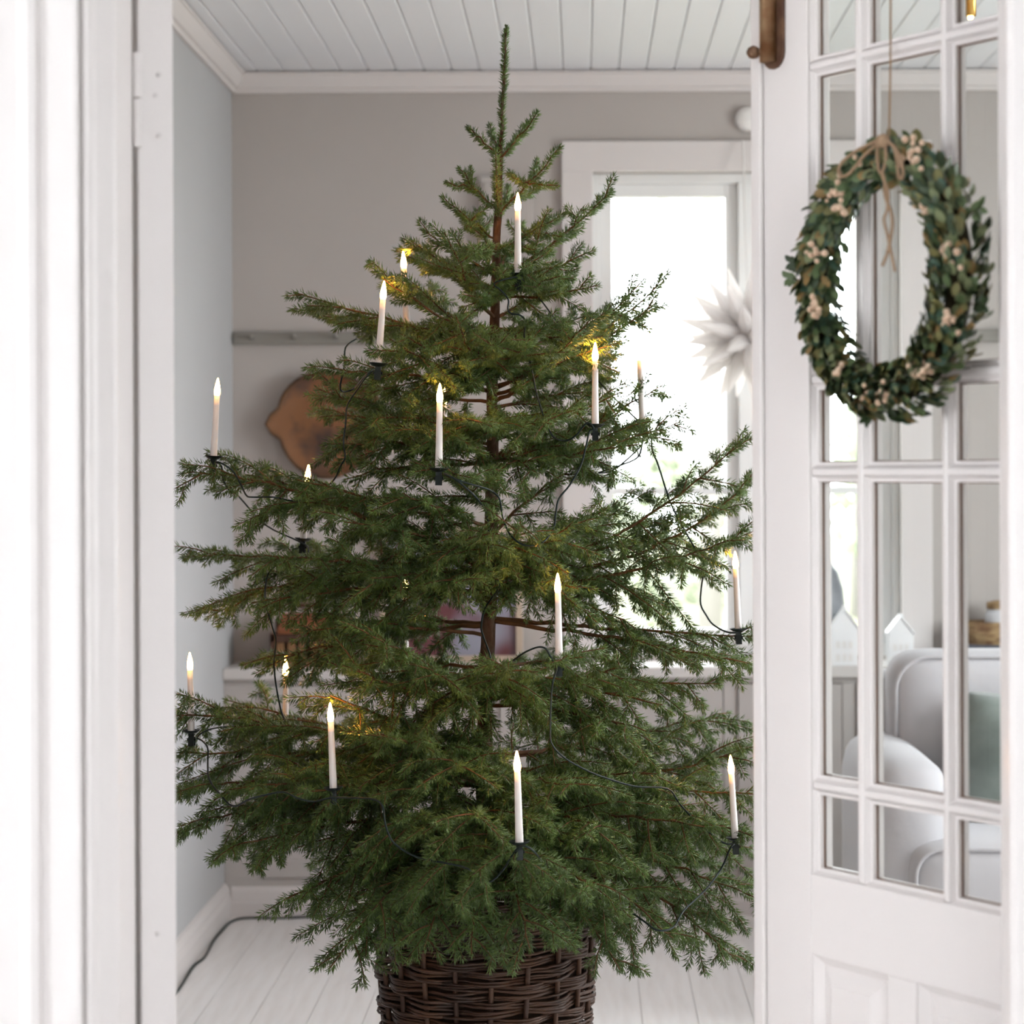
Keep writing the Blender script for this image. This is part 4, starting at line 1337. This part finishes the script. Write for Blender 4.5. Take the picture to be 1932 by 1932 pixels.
# small dark picture on the wall above it
x0, x1 = P(560, 1110, YB).x, P(634, 1110, YB).x
z1_, z0_ = P(600, 1085, YB).z, P(600, 1146, YB).z
sp_ = thing('small_picture', ((x0 + x1) / 2, YB, z0_), 'small dark picture on the wall above the wooden crate', 'picture')
obj('frame', MB().box(x0, x1, YB - 0.016, YB, z0_, z1_), M['crate_d'], sp_, bevel=0.002)
obj('print', MB().box(x0 + 0.008, x1 - 0.008, YB - 0.018, YB - 0.016, z0_ + 0.014, z1_ - 0.008), M['art2'], sp_)

# ---------------------------------------------------------------- window sill things, seen through the door glass
def house(cx, base_px, w, h, lab):
    Y = 6.212
    c = P(cx, base_px, Y)
    t = thing('ceramic_house', (c.x, Y, CT), lab, 'house', 'ceramic houses on the sill')
    x0, x1, z0, z1 = c.x - w / 2, c.x + w / 2, CT, CT + h * 0.62
    obj('walls', MB().extrude([(x0, Y - 0.025, z0), (x1, Y - 0.025, z0), (x1, Y - 0.025, z1), (c.x, Y - 0.025, CT + h * 0.93), (x0, Y - 0.025, z1)], (0, 0, 0), (0, 0.05, 0)), M['ceramic'], t, bevel=0.002)
    for sg in (-1, 1):
        obj('roof_slope', MB().obox((c.x, Y - 0.029, CT + h * 0.93), (sg * (w / 2 + 0.004), 0, -(h * 0.31) - 0.004), (0, 0.058, 0), (0, 0, 0.007)), M['ceramic'], t, bevel=0.001)
    obj('chimney', MB().box(c.x - 0.004, c.x + 0.009, Y - 0.008, Y + 0.008, CT + h * 0.86, CT + h), M['ceramic'], t, bevel=0.001)
    for r in range(2):
        for k in range(3):
            xx = x0 + w * (0.18 + 0.23 * k)
            obj('house_window', MB().box(xx, xx + w * 0.15, Y - 0.027, Y - 0.0245, CT + h * (0.07 + 0.22 * r), CT + h * (0.19 + 0.22 * r)), M['plastic'], t)
house(1592, 1262, 0.078, 0.172, 'white ceramic house with chimney on the sill, nearer the middle of the window')
house(1698, 1262, 0.072, 0.148, 'white ceramic house at the right end of the window sill')
c = P(1552, 1200, 6.31)
obj('grey_dome_lamp', MB().lathe([(0.055, 0.0), (0.060, 0.01), (0.030, 0.03), (0.028, 0.07), (0.064, 0.10), (0.070, 0.16), (0.064, 0.22), (0.050, 0.265), (0.026, 0.295), (0.004, 0.305)], (c.x, 6.335, CT), 28), M['greydome'], smooth=True,
    label='dark grey rounded vase behind the ceramic house on the sill', cat='vase')
# stack right of the window
cx = P(1872, 1200, 6.27).x
obj('slate_tray', MB().box(cx - 0.11, cx + 0.16, 6.21, 6.35, CT, CT + 0.055), M['slate'], bevel=0.004, label='dark slate box on the cabinet right of the window, under the wicker tray', cat='box')
wt = MB().lathe([(0.085, 0.0), (0.095, 0.03), (0.100, 0.065), (0.093, 0.066), (0.088, 0.02)], (cx + 0.02, 6.28, CT + 0.055), 24)
for v_i in range(len(wt.v)):
    a_ = wt.v[v_i]
    wt.v[v_i] = (cx + 0.02 + (a_[0] - cx - 0.02) * 1.15, 6.28 + (a_[1] - 6.28) * 0.72, a_[2])
obj('wicker_tray', wt, M['basket'], smooth=False, label='brown wicker tray stacked on the dark box beside the window', cat='tray')
jr = thing('lidded_jar', (cx + 0.02, 6.28, CT + 0.057), 'small pale jar with a lid standing in the wicker tray', 'jar')
obj('glass_body', MB().lathe([(0.034, 0.001), (0.040, 0.01), (0.040, 0.085), (0.030, 0.100)], (cx + 0.02, 6.28, CT + 0.057), 20), M['jar'], jr, smooth=True)
obj('lid', MB().lathe([(0.034, 0.100), (0.034, 0.118), (0.010, 0.124)], (cx + 0.02, 6.28, CT + 0.057), 20), M['basket'], jr, smooth=False)

# ---------------------------------------------------------------- armchair behind the glazed door
def soft_box(x0, x1, y0, y1, z0, z1, r, n=5, puff=0.0):
    """rounded box by superellipsoid-like clamping of a subdivided cube"""
    mb = MB()
    c = Vector(((x0 + x1) / 2, (y0 + y1) / 2, (z0 + z1) / 2))
    h = Vector(((x1 - x0) / 2, (y1 - y0) / 2, (z1 - z0) / 2))
    N = 12
    idx = {}
    v, f = [], []
    def vid(p):
        k = tuple(round(t, 6) for t in p)
        if k not in idx:
            q = Vector(p)
            e = Vector((q.x * h.x, q.y * h.y, q.z * h.z))
            i = Vector((max(-h.x + r, min(h.x - r, e.x)), max(-h.y + r, min(h.y - r, e.y)), max(-h.z + r, min(h.z - r, e.z))))
            dlt = e - i
            if dlt.length > 1e-9:
                e = i + dlt.normalized() * r
            if puff:
                g = 1 - max(abs(q.x), abs(q.z)) ** 2
                e.y += math.copysign(puff * max(0, g), q.y) if abs(q.y) > 0.99 else 0
            idx[k] = len(v)
            v.append(c + e)
        return idx[k]
    ls = [math.sin(math.pi / 2 * (2 * i / N - 1)) for i in range(N + 1)]
    for ax in range(3):
        for sg in (-1, 1):
            for i in range(N):
                for j in range(N):
                    quad = []
                    for (a, b) in ((i, j), (i + 1, j), (i + 1, j + 1), (i, j + 1)):
                        p = [0, 0, 0]
                        p[ax] = sg
                        p[(ax + 1) % 3] = ls[a]
                        p[(ax + 2) % 3] = ls[b]
                        quad.append(vid(p))
                    f.append(tuple(quad if sg > 0 else quad[::-1]))
    return mb.add(v, f)
ac = thing('armchair', (1.16, 5.35, 0), 'white slipcovered armchair behind the glazed door', 'armchair')
AX0, AX1 = 0.70, 1.62
obj('back_cushion', soft_box(0.765, 1.56, 5.30, 5.50, 0.42, 0.835, 0.075), M['cloth'], ac, smooth=True)
obj('back_frame', soft_box(0.72, 1.60, 5.46, 5.62, 0.05, 0.77, 0.05), M['cloth'], ac, smooth=True)
obj('arm', soft_box(0.655, 0.845, 4.86, 5.52, 0.04, 0.625, 0.085), M['cloth'], ac, smooth=True)
obj('arm', soft_box(1.475, 1.665, 4.86, 5.52, 0.04, 0.625, 0.085), M['cloth'], ac, smooth=True)
obj('seat_cushion', soft_box(0.735, 1.585, 4.80, 5.36, 0.255, 0.445, 0.065), M['cloth'], ac, smooth=True)
obj('skirt', soft_box(0.70, 1.62, 4.88, 5.56, 0.015, 0.27, 0.02), M['cloth'], ac, smooth=True)
def loop_rect(x0, x1, z0, z1, y, r):
    out = []
    for (cx_, cz_, a0) in ((x1 - r, z1 - r, 0), (x0 + r, z1 - r, 90), (x0 + r, z0 + r, 180), (x1 - r, z0 + r, 270)):
        for k in range(7):
            a_ = math.radians(a0 + 15 * k)
            out.append(Vector((cx_ + r * math.cos(a_), y, cz_ + r * math.sin(a_))))
    return out
obj('piping', MB().tube(loop_rect(0.778, 1.547, 0.44, 0.822, 5.322, 0.085), 0.006, 6, closed=True), M['cloth'], ac, smooth=True)
obj('piping', MB().tube(loop_rect(0.748, 1.572, 0.268, 0.432, 4.812, 0.06), 0.005, 6, closed=True), M['cloth'], ac, smooth=True)
pc = soft_box(-0.20, 0.20, -0.045, 0.045, -0.17, 0.17, 0.04, puff=0.055)
rt = Matrix.Rotation(math.radians(-24), 4, 'X') @ Matrix.Rotation(math.radians(8), 4, 'Y')
pc.v = [tuple(Vector((1.10, 5.185, 0.565)) + rt @ Vector(q)) for q in pc.v]
obj('cushion', pc, M['pillow'], smooth=True, label='grey green velvet cushion on the white armchair', cat='cushion')

# ---------------------------------------------------------------- brass pendant
pcx = P(1831, 30, 4.6)
pdn = thing('brass_pendant', (pcx.x, 4.6, H), 'slim brass pendant lamp with a glowing bulb at the top right', 'lamp')
obj('socket', MB().lathe([(0.0125, 0.0), (0.0125, 0.075), (0.008, 0.085), (0.003, 0.09)], (pcx.x, 4.6, pcx.z), 20), M['brass'], pdn, smooth=True)
obj('bulb', MB().lathe([(0.001, -0.010), (0.005, -0.008), (0.007, -0.003), (0.006, 0.002)], (pcx.x, 4.6, pcx.z), 14), M['bulb'], pdn, smooth=True)
obj('cord', MB().tube([(pcx.x, 4.6, pcx.z + 0.085), (pcx.x, 4.6, H - 0.004)], 0.002, 6), M['brass'], pdn)

# ---------------------------------------------------------------- garden outside
obj('lawn', MB().box(-40, 40, YB + 0.2, 60, -0.6, -0.5).box(XR + 0.4, 40, -20, YB + 0.2, -0.6, -0.5), M['lawn'], label='pale winter lawn outside the window', cat='lawn', kind='stuff')
def bush(x, y, z, r, lab, seed):
    rnd = random.Random(seed)
    mb = MB()
    for i in range(160):
        a, b = rnd.uniform(0, 6.28), rnd.uniform(-1.2, 1.5)
        rr_ = r * rnd.uniform(0.55, 1.0)
        c_ = Vector((x + rr_ * math.cos(a) * math.cos(b), y + rr_ * math.sin(a) * math.cos(b), z + rr_ * math.sin(b) * 1.1))
        dv = Vector((rnd.gauss(0, 1), rnd.gauss(0, 1), rnd.gauss(0, 1))).normalized()
        mb.lathe([(0.02, -0.14), (0.07, 0.0), (0.01, 0.14)], c_, 5, axis=dv)
    t = thing('garden_shrub', (x, y, -0.5), lab, 'shrub', 'shrubs beyond the lawn')
    obj('foliage', mb, M['hedge'], t, kind='stuff')
    obj('stem', MB().tube([(x, y, -0.5), (x, y, z)], 0.05, 6), M['trunk_far'], t)
bush(2.9, 19, 1.1, 0.9, 'pale green shrub on the lawn right of the window middle', 1)
bush(0.9, 22, 0.6, 0.9, 'pale green shrub on the lawn at the window left side', 2)
bush(5.5, 25, 1.4, 1.3, 'wide green shrub far out on the lawn to the right', 3)
def far_tree(x, y, r, lab, seed):
    rnd = random.Random(seed)
    t = thing('bare_tree', (x, y, -0.5), lab, 'tree', 'bare trees in the garden')
    obj('trunk', MB().tube([(x, y, -0.5), (x + 0.05, y, 3), (x - 0.1, y, 7)], [r, r * 0.8, r * 0.4], 8), M['trunk_far'], t, smooth=True)
    for k in range(7):
        z = 2.2 + 0.6 * k
        a = rnd.uniform(0, 6.28)
        obj('limb', MB().tube([(x, y, z), (x + 0.9 * math.cos(a), y + 0.9 * math.sin(a), z + 0.7), (x + 1.6 * math.cos(a), y + 1.6 * math.sin(a), z + 1.6)], [r * 0.4, r * 0.25, r * 0.1], 6), M['trunk_far'], t)
far_tree(1.15, 19.5, 0.12, 'grey bare tree outside, left of the paper star', 4)
far_tree(3.4, 26, 0.16, 'grey bare tree outside, behind the wreath side of the window', 5)
